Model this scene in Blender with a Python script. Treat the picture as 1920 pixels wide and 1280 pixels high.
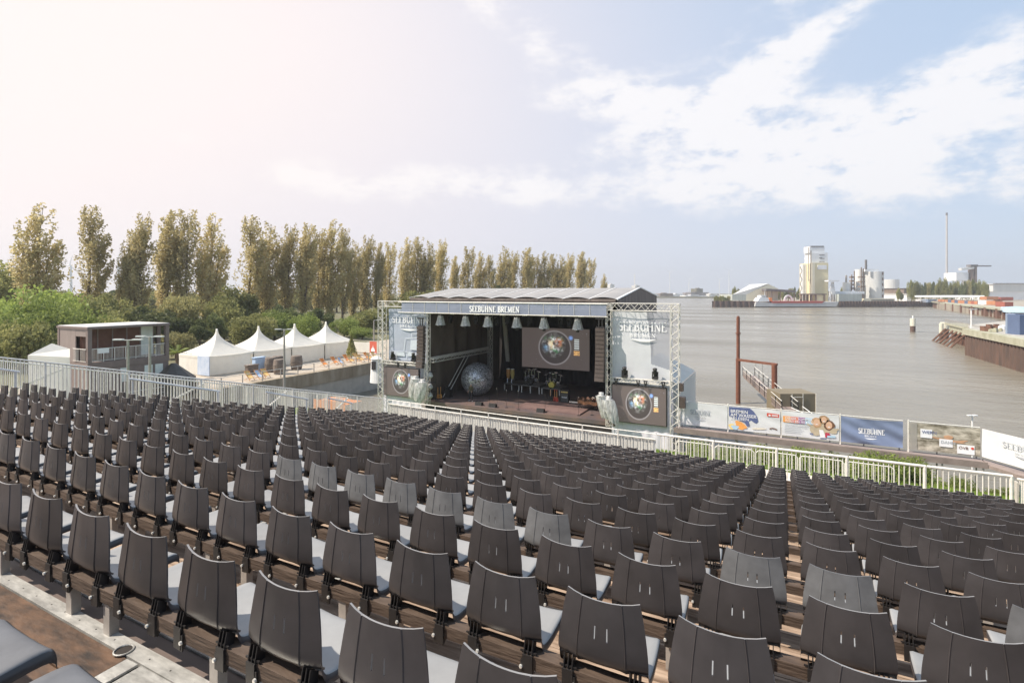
import bpy, bmesh, math, random
from mathutils import Vector, Matrix
sin, cos, pi = math.sin, math.cos, math.pi
S = bpy.context.scene
C = bpy.data.collections.new("scene_things"); S.collection.children.link(C)
for o in list(bpy.data.objects): bpy.data.objects.remove(o)
# ------------------------------------------------------------------ camera
HC = 13.8                       # camera height above the water (z = 0)
TH = math.radians(26.87)        # camera turned to the left of +Y (rows of seats run along X)
F = 1000.0                      # focal length in pixels of a 1920 px wide picture
cd = bpy.data.cameras.new("camera"); cam = bpy.data.objects.new("camera", cd); C.objects.link(cam)
cam.location = (0, 0, HC); cam.rotation_euler = (math.radians(90), 0, TH)
cd.sensor_width = 36; cd.lens = 36*F/1920; cd.shift_y = -93/1920; cd.clip_start = 0.05; cd.clip_end = 9000
S.camera = cam
S.render.resolution_x = 1024; S.render.resolution_y = 682
S.view_settings.view_transform = 'Standard'; S.view_settings.look = 'None'
S.view_settings.exposure = 0.64; S.view_settings.gamma = 1
# ------------------------------------------------------------------ sun and sky
SUN_AZ = math.radians(124)       # to the left of +Y
SUN_EL = math.radians(50)
sdir = Vector((-sin(SUN_AZ)*cos(SUN_EL), cos(SUN_AZ)*cos(SUN_EL), sin(SUN_EL)))
sl = bpy.data.lights.new("sun", 'SUN'); sl.energy = 4.3; sl.angle = math.radians(0.6); sl.color = (1, .90, .77)
sun = bpy.data.objects.new("sun", sl); C.objects.link(sun)
sun.rotation_euler = (-sdir).to_track_quat('-Z', 'Y').to_euler()
W = bpy.data.worlds.new("World"); S.world = W; W.use_nodes = True
nt = W.node_tree; nt.nodes.clear()
def N(t, **k):
    n = nt.nodes.new(t)
    for a, b in k.items(): setattr(n, a, b)
    return n
def L(a, b): nt.links.new(a, b)
def M(op, a, b=None, c=None, clamp=False):
    n = N('ShaderNodeMath', operation=op); n.use_clamp = clamp
    for i, v in enumerate((a, b, c)):
        if v is None: continue
        if isinstance(v, (int, float)): n.inputs[i].default_value = v
        else: L(v, n.inputs[i])
    return n.outputs[0]
def MIX(f, a, b):
    n = N('ShaderNodeMix', data_type='RGBA')
    if isinstance(f, (int, float)): n.inputs[0].default_value = f
    else: L(f, n.inputs[0])
    for i, v in ((6, a), (7, b)):
        if isinstance(v, tuple): n.inputs[i].default_value = (*v, 1)
        else: L(v, n.inputs[i])
    return n.outputs[2]
out = N('ShaderNodeOutputWorld'); bg = N('ShaderNodeBackground'); L(bg.outputs[0], out.inputs[0])
sky = N('ShaderNodeTexSky', sky_type='NISHITA'); sky.sun_disc = False
sky.sun_elevation = SUN_EL; sky.sun_rotation = -SUN_AZ; sky.air_density = 1.0; sky.dust_density = 1.6; sky.ozone_density = 1.5
tc = N('ShaderNodeTexCoord'); sep = N('ShaderNodeSeparateXYZ'); L(tc.outputs['Generated'], sep.inputs[0])
X_, Y_, Z_ = sep.outputs
hor = M('POWER', M('ADD', M('MULTIPLY', X_, X_), M('MULTIPLY', Y_, Y_)), 0.5)
el = M('DIVIDE', Z_, M('MAXIMUM', hor, 0.02))                # tangent of the elevation
az = M('ARCTAN2', X_, Y_)                                      # 0 along +Y, positive to the right
def azel(px, py):
    r = (px-960)/F
    return math.atan(r)-TH, (547-py)/F/math.sqrt(1+r*r)
cv = N('ShaderNodeCombineXYZ'); L(az, cv.inputs[0]); L(M('MULTIPLY', el, 1.9), cv.inputs[1])
n1 = N('ShaderNodeTexNoise'); n1.inputs['Scale'].default_value = 10; n1.inputs['Detail'].default_value = 9; n1.inputs['Roughness'].default_value = .58
L(cv.outputs[0], n1.inputs['Vector'])
n2 = N('ShaderNodeTexNoise'); n2.inputs['Scale'].default_value = 26; n2.inputs['Detail'].default_value = 6; n2.inputs['Roughness'].default_value = .65
L(cv.outputs[0], n2.inputs['Vector'])
def blob(px, py, wx, wy, amp, rot=0.0):
    a, e = azel(px, py); wx = wx/F*(1.25 if px > 900 and wx < 240 else 1); wy = wy/F*(1.3 if px > 900 and wx < 240 else 1)
    da = M('SUBTRACT', az, a); de = M('SUBTRACT', el, e)
    c, s_ = cos(rot), sin(rot)
    u = M('ADD', M('MULTIPLY', da, c/wx), M('MULTIPLY', de, s_/wx))
    v = M('ADD', M('MULTIPLY', da, -s_/wy), M('MULTIPLY', de, c/wy))
    d2 = M('ADD', M('MULTIPLY', u, u), M('MULTIPLY', v, v))
    return M('MULTIPLY', M('EXPONENT', M('MULTIPLY', d2, -1.0)), amp)
def total(lst):
    t = lst[0]
    for b in lst[1:]: t = M('ADD', t, b)
    return t
cl = M('MULTIPLY', .74, total([blob(1180, 185, 130, 42, .9, -.25), blob(1330, 225, 150, 60, 1.0, -.15), blob(1420, 130, 80, 50, .85, .6), blob(1540, 60, 130, 28, .9, .6),
            blob(1380, 275, 130, 26, .75, .0), blob(1690, 235, 190, 40, .8, .2), blob(1840, 190, 150, 45, .75, .25), blob(1690, 150, 160, 16, .55, .1),
            blob(1030, 175, 50, 22, .6, 0), blob(960, 40, 120, 34, .85, -.5), blob(560, 330, 60, 16, .7, 0), blob(640, 355, 60, 18, .7, 0), blob(320, 250, 60, 14, .6, -.2), blob(1440, 25, 60, 16, .55, .5), blob(1140, 275, 60, 18, .5, .3),
            blob(620, 345, 160, 26, .6, 0), blob(860, 345, 220, 38, .95, 0), blob(1250, 350, 330, 34, .85, 0), blob(1650, 340, 260, 38, .85, 0), blob(1850, 90, 120, 30, .5, .5),
            blob(300, 265, 200, 30, .35, 0), blob(1900, 330, 120, 40, .5, 0), blob(200, 350, 300, 25, .3, 0)]))
bodyn = M('ADD', M('MULTIPLY', M('SUBTRACT', n1.outputs[0], .5), 4.0), M('MULTIPLY', M('SUBTRACT', n2.outputs[0], .5), 1.8))
dens = M('ADD', cl, M('MULTIPLY', bodyn, M('ADD', M('MULTIPLY', cl, .85), .17)))
cmask = N('ShaderNodeMapRange', interpolation_type='SMOOTHSTEP'); cmask.inputs[1].default_value = .18; cmask.inputs[2].default_value = 1.15
L(dens, cmask.inputs[0])
# thin bright haze spreading round the sun's side of the sky
skyc = N('ShaderNodeVectorMath', operation='SCALE'); L(sky.outputs[0], skyc.inputs[0]); skyc.inputs[3].default_value = 0.06
low = M('EXPONENT', M('MULTIPLY', M('MAXIMUM', el, 0.0), -5.0))
veil = M('SUBTRACT', 1.0, M('EXPONENT', M('MULTIPLY', total([blob(100, 160, 760, 620, 1.5), blob(-800, 200, 900, 800, 1.0)]), -1.6)))
glare = M('SUBTRACT', 1.0, M('EXPONENT', M('MULTIPLY', total([blob(-40, -80, 520, 330, 1.3), blob(-160, 420, 260, 300, .4)]), -1.5)))
c0 = MIX(M('MULTIPLY', low, .72), MIX(.70, skyc.outputs[0], (.37, .50, .68)), (.48, .525, .59))
c0 = MIX(veil, c0, (.555, .535, .58))
c0 = MIX(M('MULTIPLY', cmask.outputs[0], .90), c0, (.65, .64, .65))
c0 = MIX(glare, c0, (.70, .625, .60))
L(c0, bg.inputs[0]); bg.inputs[1].default_value = 1.0

# ------------------------------------------------------------------ helpers
def W2(px, z):                  # a place z metres in front of the camera along the ray of column px
    r = (px-960)/F*z
    return Vector((r*cos(TH)-z*sin(TH), r*sin(TH)+z*cos(TH)))
def onY(px, y):                 # the X where the ray of column px meets the line Y = y
    r = (px-960)/F; z = y/(cos(TH)+r*sin(TH)); return z*(r*cos(TH)-sin(TH)), z
def onX(px, x):
    r = (px-960)/F; z = x/(r*cos(TH)-sin(TH)); return z*(cos(TH)+r*sin(TH)), z
def PX(x, y, z):
    d = y*cos(TH)-x*sin(TH); r = x*cos(TH)+y*sin(TH)
    return 960+F*r/max(d, 1e-3), 547+F*(HC-z)/max(d, 1e-3), d
class MB:
    def __init__(s): s.v = []; s.f = []; s.m = []
    def add(s, vs, fs, m=0):
        b = len(s.v); s.v += [tuple(v) for v in vs]; s.f += [tuple(b+i for i in f) for f in fs]; s.m += [m]*len(fs); return s
    def box(s, x0, x1, y0, y1, z0, z1, m=0):
        return s.add([(x0,y0,z0),(x1,y0,z0),(x1,y1,z0),(x0,y1,z0),(x0,y0,z1),(x1,y0,z1),(x1,y1,z1),(x0,y1,z1)],
                     [(0,3,2,1),(4,5,6,7),(0,1,5,4),(1,2,6,5),(2,3,7,6),(3,0,4,7)], m)
    def obox(s, c, sx, sy, sz, mat=None, m=0):
        R = mat or Matrix.Identity(3); c = Vector(c)
        P = [c+R@Vector((a*sx/2, b*sy/2, d*sz/2)) for d in (-1,1) for a, b in ((-1,-1),(1,-1),(1,1),(-1,1))]
        return s.add(P, [(0,3,2,1),(4,5,6,7),(0,1,5,4),(1,2,6,5),(2,3,7,6),(3,0,4,7)], m)
    def bar(s, p, q, w, h=None, m=0):
        p = Vector(p); q = Vector(q); d = q-p; l = d.length
        if l < 1e-6: return s
        R = d.to_track_quat('Y', 'Z').to_matrix(); return s.obox((p+q)/2, w, l, h or w, R, m)
    def tube(s, p, q, r, n=6, m=0, r2=None, cap=True):
        p = Vector(p); q = Vector(q); d = q-p
        if d.length < 1e-6: return s
        R = d.to_track_quat('Z', 'Y').to_matrix(); r2 = r if r2 is None else r2
        A = [p+R@Vector((r*cos(2*pi*i/n), r*sin(2*pi*i/n), 0)) for i in range(n)]
        B = [q+R@Vector((r2*cos(2*pi*i/n), r2*sin(2*pi*i/n), 0)) for i in range(n)]
        fs = [(i, (i+1) % n, n+(i+1) % n, n+i) for i in range(n)]
        if cap: fs += [tuple(range(n-1, -1, -1)), tuple(range(n, 2*n))]
        return s.add(A+B, fs, m)
    def path(s, pts, r, n=6, m=0):
        for a, b in zip(pts, pts[1:]): s.tube(a, b, r, n, m)
        return s
    def lathe(s, c, prof, n=16, m=0, R=None):
        c = Vector(c); R = R or Matrix.Identity(3); vs = []
        for r, z in prof:
            for i in range(n): vs.append(c+R@Vector((r*cos(2*pi*i/n), r*sin(2*pi*i/n), z)))
        fs = [(k*n+i, k*n+(i+1) % n, (k+1)*n+(i+1) % n, (k+1)*n+i) for k in range(len(prof)-1) for i in range(n)]
        return s.add(vs, fs, m)
    def poly(s, pts, m=0): return s.add(pts, [tuple(range(len(pts)))], m)
    def prism(s, pts, d, m=0):
        d = Vector(d); A = [Vector(p) for p in pts]; n = len(A); B = [p+d for p in A]
        return s.add(A+B, [tuple(range(n-1, -1, -1)), tuple(range(n, 2*n))]+[(i, (i+1) % n, n+(i+1) % n, n+i) for i in range(n)], m)
    def grid(s, fn, nu, nv, m=0, skip=()):
        vs = [fn(i/nu, j/nv) for j in range(nv+1) for i in range(nu+1)]
        fs = [(j*(nu+1)+i, j*(nu+1)+i+1, (j+1)*(nu+1)+i+1, (j+1)*(nu+1)+i) for j in range(nv) for i in range(nu) if (i, j) not in skip]
        return s.add(vs, fs, m)
    def truss(s, p, q, w, bay=None, r=.028, up=(0,0,1), m=0, h=None):
        p = Vector(p); q = Vector(q); d = (q-p); l = d.length; d.normalize(); up = Vector(up)
        a = d.cross(up).normalized(); b = a.cross(d).normalized(); h = h or w
        cr = [p+a*(i*w/2)+b*(j*h/2) for i, j in ((-1,-1),(1,-1),(1,1),(-1,1))]
        for c in cr: s.tube(c, c+d*l, r, 5, m)
        n = max(1, int(round(l/(bay or w))))
        for k in range(n):
            for e in range(4):
                c1, c2 = cr[e], cr[(e+1) % 4]
                if k % 2: c1, c2 = c2, c1
                s.tube(c1+d*(l*k/n), c2+d*(l*(k+1)/n), r*.6, 4, m, cap=False)
        for k in (0, n):
            for e in range(4): s.tube(cr[e]+d*(l*k/n), cr[(e+1) % 4]+d*(l*k/n), r*.6, 4, m, cap=False)
        return s
    def build(s, name, mats, parent=None, smooth=False, shift=True):
        me = bpy.data.meshes.new(name)
        off = parent_loc(parent) if (parent and shift) else Vector((0,0,0))
        me.from_pydata([(x-off.x, y-off.y, z-off.z) for x, y, z in s.v], [], s.f)
        if not isinstance(mats, (list, tuple)): mats = [mats]
        for mt in mats: me.materials.append(mt)
        if len(mats) > 1: me.polygons.foreach_set('material_index', s.m)
        if smooth: me.polygons.foreach_set('use_smooth', [True]*len(me.polygons))
        me.update()
        o = bpy.data.objects.new(name, me); C.objects.link(o)
        if parent: o.parent = parent
        return o
def parent_loc(o):
    v = Vector((0,0,0))
    while o: v += o.location; o = o.parent
    return v
def tag(o, label, cat, group=None):
    o['label'] = label; o['category'] = cat
    if group: o['group'] = group
    return o
def thing(name, label, cat, loc=(0,0,0), rz=0, group=None):
    o = bpy.data.objects.new(name, None); C.objects.link(o); o.empty_display_size = .2
    o.location = loc; o.rotation_euler = (0,0,rz); return tag(o, label, cat, group)
def struct(name, mb, mats, kind='structure', smooth=False):
    o = mb.build(name, mats, smooth=smooth); o['kind'] = kind; return o
def dup(root, loc, rz=0, label=None, group=None, sc=None):
    r = root.copy(); C.objects.link(r); r.location = loc; r.rotation_euler = (0,0,rz)
    if sc: r.scale = sc
    if label: r['label'] = label
    if group: r['group'] = group
    for ch in root.children:
        c = ch.copy(); C.objects.link(c); c.parent = r
        for g in ch.children:
            d = g.copy(); C.objects.link(d); d.parent = c
    return r
ORD = ['zeroth','first','second','third','fourth','fifth','sixth','seventh','eighth','ninth','tenth','eleventh','twelfth','thirteenth','fourteenth','fifteenth','sixteenth','seventeenth','eighteenth','nineteenth','twentieth']
def ordw(n):
    if n <= 20: return ORD[n]
    t = {2:'twenty',3:'thirty',4:'forty'}[n//10]
    return t+'-'+ORD[n % 10] if n % 10 else {2:'twentieth',3:'thirtieth',4:'fortieth'}[n//10]
# ------------------------------------------------------------------ materials
def mat(name, col, rough=.6, var=.15, scale=3.0, metal=0.0, bump=0.0, bscale=None, col2=None, stretch=None, rnd=0.0, spec=.5, trans=0.0, alpha=1.0, detail=5, contrast=1.0, rot=None):
    m = bpy.data.materials.new(name); m.use_nodes = True; t = m.node_tree; ns = t.nodes; ln = t.links
    b = ns['Principled BSDF']; b.inputs['Roughness'].default_value = rough; b.inputs['Metallic'].default_value = metal
    b.inputs['Specular IOR Level'].default_value = spec
    tcn = ns.new('ShaderNodeTexCoord'); mp = ns.new('ShaderNodeMapping'); ln.new(tcn.outputs['Object'], mp.inputs[0])
    if stretch: mp.inputs['Scale'].default_value = stretch
    if rot: mp.inputs['Rotation'].default_value = rot
    nz = ns.new('ShaderNodeTexNoise'); nz.inputs['Scale'].default_value = scale; nz.inputs['Detail'].default_value = detail; nz.inputs['Roughness'].default_value = .6
    ln.new(mp.outputs[0], nz.inputs['Vector'])
    rp = ns.new('ShaderNodeMapRange'); rp.inputs[1].default_value = .5-.22/contrast; rp.inputs[2].default_value = .5+.22/contrast; ln.new(nz.outputs[0], rp.inputs[0])
    mx = ns.new('ShaderNodeMix'); mx.data_type = 'RGBA'; ln.new(rp.outputs[0], mx.inputs[0])
    c2 = col2 or tuple(min(1, c*(1+var)) for c in col); c1 = col if col2 else tuple(c*(1-var) for c in col)
    mx.inputs[6].default_value = (*c1, 1); mx.inputs[7].default_value = (*c2, 1); o_ = mx.outputs[2]
    if rnd:
        oi = ns.new('ShaderNodeObjectInfo'); sh_ = ns.new('ShaderNodeMath'); sh_.operation = 'MULTIPLY'; sh_.inputs[1].default_value = 37.0; ln.new(oi.outputs['Random'], sh_.inputs[0]); ln.new(sh_.outputs[0], mp.inputs['Location']); mr = ns.new('ShaderNodeMapRange'); mr.inputs[3].default_value = 1-rnd; mr.inputs[4].default_value = 1+rnd
        ln.new(oi.outputs['Random'], mr.inputs[0]); vm = ns.new('ShaderNodeVectorMath'); vm.operation = 'SCALE'
        ln.new(o_, vm.inputs[0]); ln.new(mr.outputs[0], vm.inputs[3]); o_ = vm.outputs[0]
    ln.new(o_, b.inputs['Base Color'])
    if bump:
        nb = ns.new('ShaderNodeTexNoise'); nb.inputs['Scale'].default_value = bscale or scale*4; nb.inputs['Detail'].default_value = 4; ln.new(mp.outputs[0], nb.inputs['Vector'])
        bp = ns.new('ShaderNodeBump'); bp.inputs['Strength'].default_value = bump; bp.inputs['Distance'].default_value = .02
        ln.new(nb.outputs[0], bp.inputs['Height']); ln.new(bp.outputs[0], b.inputs['Normal'])
    if trans:      # thin cloth or leaf: part of the light passes through
        tr = ns.new('ShaderNodeBsdfTranslucent'); ln.new(o_, tr.inputs[0]); ms = ns.new('ShaderNodeMixShader'); ms.inputs[0].default_value = trans
        ln.new(b.outputs[0], ms.inputs[1]); ln.new(tr.outputs[0], ms.inputs[2]); ln.new(ms.outputs[0], ns['Material Output'].inputs[0])
        last = ms.outputs[0]
    else: last = b.outputs[0]
    if alpha < 1:
        tp = ns.new('ShaderNodeBsdfTransparent'); ma = ns.new('ShaderNodeMixShader'); ma.inputs[0].default_value = alpha
        ln.new(tp.outputs[0], ma.inputs[1]); ln.new(last, ma.inputs[2]); ln.new(ma.outputs[0], ns['Material Output'].inputs[0])
    return m
m_galv = mat('galvanised_steel', (.76,.73,.67), .45, .15, 9, metal=.1)
m_white_metal = mat('light_steel', (.72,.71,.69), .4, .12, 6, metal=.1)
m_dark = mat('black_equipment', (.022,.02,.02), .55, .3, 6)
m_black_cloth = mat('black_drape', (.02,.018,.018), .8, .4, 1.2, stretch=(3,3,.4))
m_conc = mat('concrete', (.42,.39,.34), .85, .2, .6, bump=.3, bscale=5)
m_white_cloth = mat('white_tent_fabric', (.88,.86,.80), .6, .05, 1.2, trans=.4)
m_rust = mat('rusty_steel', (.15,.055,.035), .8, .4, 2.2, col2=(.24,.10,.06))
m_white = mat('white_paint', (.8,.8,.79), .5, .05, 3)
m_post = mat('dull_steel_post', (.34,.31,.28), .5, .2, 9)
# ------------------------------------------------------------------ grandstand
K = 1.1; PITCH = .9; RISE = .22; SP = .55
def rowY(r): return K*1.48+PITCH*r
def topZ(r): return HC-(K*1.165+RISE*r)
def deckZ(r): return topZ(r)-.635          # deck that carries row r's chair feet line (behind its backrests)
def sag(x): return x*x/528.0              # the rows bend gently towards the stage
def rowrot(x): return math.atan(x/264.0)
XL, XR, NR = -16.3, 5.35, 19
def xmin(r): return -18.4 if r <= 5 else -18.4+(r-5)*.42 if r < 10 else XL          # the left edge of the stand bends outwards near the camera
m_wood = mat('weathered_decking', (.15,.095,.062), .75, .4, 1.9, col2=(.46,.34,.25), stretch=(1.0,9,3), bump=.4, bscale=8, contrast=1.6, detail=8)
m_wood2 = mat('orange_stained_plank', (.17,.095,.055), .6, .5, 3.2, col2=(.03,.022,.018), stretch=(1.3,3.2,3), bump=.25, bscale=9, contrast=1.2)
m_board = mat('peeling_bench_timber', (.040,.024,.016), .8, .5, 7, col2=(.13,.09,.065), stretch=(.8,3,6), bump=.5, bscale=10, contrast=.7)
m_alu = mat('scuffed_aluminium_strip', (.50,.49,.46), .4, .35, 9, metal=.35, stretch=(1,3,1))
m_plate = mat('brown_deck_plate', (.16,.125,.11), .42, .25, 2.2, stretch=(1,2,1))
m_under = mat('dark_understructure', (.03,.025,.022), .9, .3, 2)
stand = thing('grandstand', 'stepped timber and steel grandstand that carries all the rows of dark seats', 'grandstand', (0, 9, 2.5))
def strip(mb, y0, y1, z0, z1, x0=XL-.2, x1=XR+.2, m=0, step=1.35):
    n = max(1, int((x1-x0)/step)); xs = [x0+(x1-x0)*i/n for i in range(n+1)]
    for a, b in zip(xs, xs[1:]):
        A = [(a,y0+sag(a)),(b,y0+sag(b)),(b,y1+sag(b)),(a,y1+sag(a))]
        vs = [(x,y,z0) for x, y in A]+[(x,y,z1) for x, y in A]
        fs = [(0,3,2,1),(4,5,6,7),(0,1,5,4),(2,3,7,6)]
        if a == xs[0]: fs.append((3,0,4,7))
        if b == xs[-1]: fs.append((1,2,6,5))
        mb.add(vs, fs, m)
rng = random.Random(3)
for r in range(-2, NR+1):
    zt = deckZ(r); ya = rowY(r-1)+.22; yb = rowY(r)+.21
    mb = MB(); xm = xmin(r)-.3
    if r == NR: yb = rowY(r)+.15
    if r <= 0:
        yb2 = rowY(0)-.06 if r == 0 else yb
    if r == 0:
        n = 3; w = (yb2-ya)/n
        for i in range(n): strip(mb, ya+i*w, ya+(i+1)*w-.008, zt-.04, zt-.001*(i % 2), x1=-3.06, m=2, x0=xm)
        strip(mb, ya, ya+(yb2-ya)*.72, zt-.04, zt-.002, x0=-2.93, m=3); strip(mb, ya+(yb2-ya)*.74, yb2-.005, zt-.04, zt+.003, x0=-2.93, m=1)
        strip(mb, yb2, yb2+.085, zt-.03, zt+.006, m=1, x0=xm)
        strip(mb, yb2+.09, rowY(0)+.125, zt-.03, zt-.004, m=3, x0=xm)
        strip(mb, rowY(0)+.13, rowY(0)+.205, zt-.03, zt+.005, m=1, x0=xm)
    else:
        n = 5; w = (yb-ya)/n
        for i in range(n):
            if r == 1 and i == 0: strip(mb, ya, ya+w-.01, zt-.04, zt+.004, m=1, x0=xm)
            else: strip(mb, ya+i*w, ya+(i+1)*w-.007, zt-.04, zt-.0015*(i % 2), m=0, x0=xm)
    mb.build('wooden_tread', [m_wood, m_alu, m_wood2, m_plate], stand)
    rb = MB(); strip(rb, yb-.01, yb+.005, zt-.215, zt-.045, x0=xm); rb.build('riser', m_under, stand)
for r, xs in ((0, (-3.02, -1.1, 1.0)), (1, (-4.1, -1.55, 1.2)), (2, (-3.3, 1.9)), (3, (-5.2,-.4))):
    for x in xs:
        cross = MB()
        for k in (0, .05):
            c = Vector((x+k, (rowY(r-1)+.22+rowY(r)+(.16 if r else -.07))/2+sag(x), deckZ(r)+.004+.002*(k > 0)))
            cross.obox(c, .052 if k else .042, rowY(r)-rowY(r-1)-(.08 if r else .3), .012)
        cross.build('joint_strip', m_alu, stand)
for r in (-1, 0, 1, 2): pit = MB(); strip(pit, rowY(r-1)+.2, rowY(r)+.2, deckZ(r)-.09, deckZ(r)-.06); pit.build('dark_undersheet', m_under, stand)  # dark sheet added below the decks as the shade in their gaps
ring = MB()
for k in range(18): ring.tube((-3.13+.045*cos(k*pi/9), 1.60+.045*sin(k*pi/9), deckZ(0)+.010), (-3.13+.045*cos((k+1)*pi/9), 1.60+.045*sin((k+1)*pi/9), deckZ(0)+.010), .005, 5)
ring.build('socket_ring', m_alu, stand); hol = MB(); hol.lathe((-3.13, 1.60, deckZ(0)+.007), [(.044,0),(0,.001)], 18); hol.build('socket_hole', m_under, stand)
scw = MB(); x = -6.0
while x < 3:
    for y in (rowY(0)-.02, rowY(0)+.165): scw.lathe((x, y+sag(x), deckZ(0)+.0065), [(.005,0),(.004,.001),(0,.001)], 6)
    x += .16+.05*((x*7) % 1)
o_ = scw.build('screws', m_under, stand); o_['kind'] = 'stuff'
# timber bench rails with short steel posts
for r in range(-1, NR):
    y = rowY(r); z = deckZ(r); t = thing('bench_rail', 'scuffed dark timber bench rail under the %s row of seats counted from the camera' % ordw(r+2), 'bench rail', (0, y, z), 0, 'timber rails the seats are bolted to')
    mb = MB(); strip(mb, y-.035, y+.045, z+.19, z+.262, xmin(r)+.1, XR-.1, step=2.7); mb.build('timber', m_board, t)
    if r < 6:
        x = xmin(r)+.5+(r % 2)*.35; k = 0
        while x < XR-.3:
            p = MB(); p.box(x-.03, x+.03, y-.02+sag(x), y+.03+sag(x), z, z+.19)
            if PX(x, y, z)[0] > -120 and PX(x, y, z)[0] < 2040 and k < 60: p.build('post', m_post, t); k += 1
            x += .42 if int(x*3) % 2 else .95
# ------------------------------------------------------------------ seats
def plastic(name, col, rough, rnd, col2=None):
    return mat(name, col, rough, .24, 4.5, rnd=rnd, spec=.5, col2=col2, detail=8)
m_back = plastic('dark_seat_plastic', (.050,.045,.046), .33, .2)
m_seat = mat('pale_seat_plastic', (.27,.272,.272), .46, .1, 6, rnd=.08)  # seat pads much paler than the dark backrests
m_rim = mat('lit_seat_rim', (.24,.235,.235), .35, .1, 6)  # paler than the shell to paint light caught on top edges and slots
m_fade = mat('faded_grey_seat_plastic', (.13,.132,.137), .55, .3, 7, rnd=.06, contrast=.8)
m_brk = mat('black_seat_bracket', (.018,.016,.016), .5, .2, 5)
m_bolt = mat('zinc_bolt', (.75,.74,.7), .35, .1, 5, metal=.4)
PR = [(-.012,.600,.183),(-.014,.560,.193),(-.018,.50,.205),(-.023,.43,.216),(-.028,.38,.223),(-.031,.335,.227),(-.030,.305,.227),(-.020,.285,.224),(-.004,.270,.220)]
PS = [(-.020,.37,.219),(-.014,.325,.222),(-.002,.288,.224),(.018,.262,.225),(.046,.246,.224),(.09,.236,.222),(.16,.232,.220),(.27,.238,.216),(.35,.240,.21),(.385,.232,.205),(.402,.213,.198),(.408,.185,.194)]
def interp(P, t):
    t = t*(len(P)-1); i = min(int(t), len(P)-2); f = t-i
    return [P[i][k]*(1-f)+P[i+1][k]*f for k in range(3)]
US = [-1,-.8,-.555,-.54,-.525,-.30,-.16,-.13,0,.13,.16,.30,.525,.54,.555,.8,1]
def back_mesh():
    bm = bmesh.new(); nu = len(US); TS = [0,.03,.1,.2,.29,.42,.46,.52,.6,.72,.84,.93,1]
    V = []
    for t in TS:
        y, z, w = interp(PR, t)
        row = []
        for u in US:
            dep = .030*abs(u)**2.1 - .004
            if abs(abs(u)-.54) < .005: dep -= .004                      # the two raised ribs
            if t > .8 and abs(u) < .5: dep += .02*(t-.8)/.2             # centre panel tucks under
            lift = .012*min(1, max(0, (t-.72)/.28))*(1 if abs(u) > .56 else 0)
            row.append(bm.verts.new((u*w, y+dep, z+lift+.010*abs(u)**3*(1-t)-(.007*(1-u*u)*(1-t)))))
        V.append(row)
    for j in range(len(TS)-1):
        for i in range(nu-1):
            if j == 4 and i in (6, 9): continue                    # the two slots beside the grip recess
            bm.faces.new((V[j][i], V[j][i+1], V[j+1][i+1], V[j+1][i]))
    bmesh.ops.recalc_face_normals(bm, faces=bm.faces)
    geo = bmesh.ops.solidify(bm, geom=bm.faces[:], thickness=.009)
    bm.normal_update()
    me = bpy.data.meshes.new('backrest')
    for f in bm.faces:
        f.smooth = True
        c = f.calc_center_median()
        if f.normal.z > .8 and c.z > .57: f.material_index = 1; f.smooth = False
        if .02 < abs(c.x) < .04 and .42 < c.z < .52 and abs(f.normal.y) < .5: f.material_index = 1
    bm.to_mesh(me); bm.free(); me.set_sharp_from_angle(angle=.6)
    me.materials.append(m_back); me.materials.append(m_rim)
    return me
def seat_mesh():
    bm = bmesh.new(); TS = [i/20 for i in range(21)]; UU = [-1.0,-1,-.93,-.8,-.5,0,.5,.8,.93,1,1.0]
    V = []
    for t in TS:
        y, z, w = interp(PS, t)
        row = []; y0_ = y
        for k, u in enumerate(UU):
            y = y0_+.029*abs(u)**2.1*max(0, 1-t/.3)
            zz = z+.012*abs(u)**3
            if k in (0, len(UU)-1): zz = z-.040*min(1, t*2.6); y = y-.010*max(0, 1-t*3.2)
            elif abs(u) == 1: zz = z+.004
            row.append(bm.verts.new((u*w, y, zz)))
        V.append(row)
    for j in range(len(TS)-1):
        for i in range(len(UU)-1): bm.faces.new((V[j][i], V[j+1][i], V[j+1][i+1], V[j][i+1]))
    bmesh.ops.recalc_face_normals(bm, faces=bm.faces)
    for f in bm.faces: f.smooth = True
    me = bpy.data.meshes.new('seat')
    for f in bm.faces:
        i = f.calc_center_median()
        if abs(i.x) > .183 and abs(f.normal.x) > .7 or i.y > .395: f.material_index = 1
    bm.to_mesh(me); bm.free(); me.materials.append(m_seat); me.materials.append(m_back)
    return me
def bracket_mb(x):
    b = MB()
    for d in (-.022, 0, .022): b.prism([(x+d-.0025,-.024,.30),(x+d-.0025,-.040,.225),(x+d-.0025,-.042,.13),(x+d-.0025,-.028,.115),(x+d-.0025,.0,.15),(x+d-.0025,.02,.27)], (.005,0,0))
    b.box(x-.045, x+.045, -.033, -.026, .235, .243); b.box(x-.028, x+.028, -.045, -.038, .125, .23)
    b.lathe((x+.035*(1 if x > 0 else -1)*-1+.0, -.050, .165), [(0,.004),(.009,.003),(.010,-.006)], 8, 1, Matrix.Rotation(pi/2, 3, 'X'))
    b.box(x+.025*(-1 if x > 0 else 1)-.014, x+.025*(-1 if x > 0 else 1)+.014, -.043, -.034, .12, .2)
    return b
bme, sme = back_mesh(), seat_mesh()
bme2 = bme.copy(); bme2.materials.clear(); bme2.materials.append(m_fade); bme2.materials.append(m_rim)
sme_dark = sme.copy(); sme_dark.materials[0] = mat('dusty_dark_seat', (.115,.12,.13), .5, .25, 5, detail=8)  # pads of the nearest row, darker than those of the other rows
def part_of(me, name, parent):
    o = bpy.data.objects.new(name, me); C.objects.link(o); o.parent = parent; return o
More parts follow.
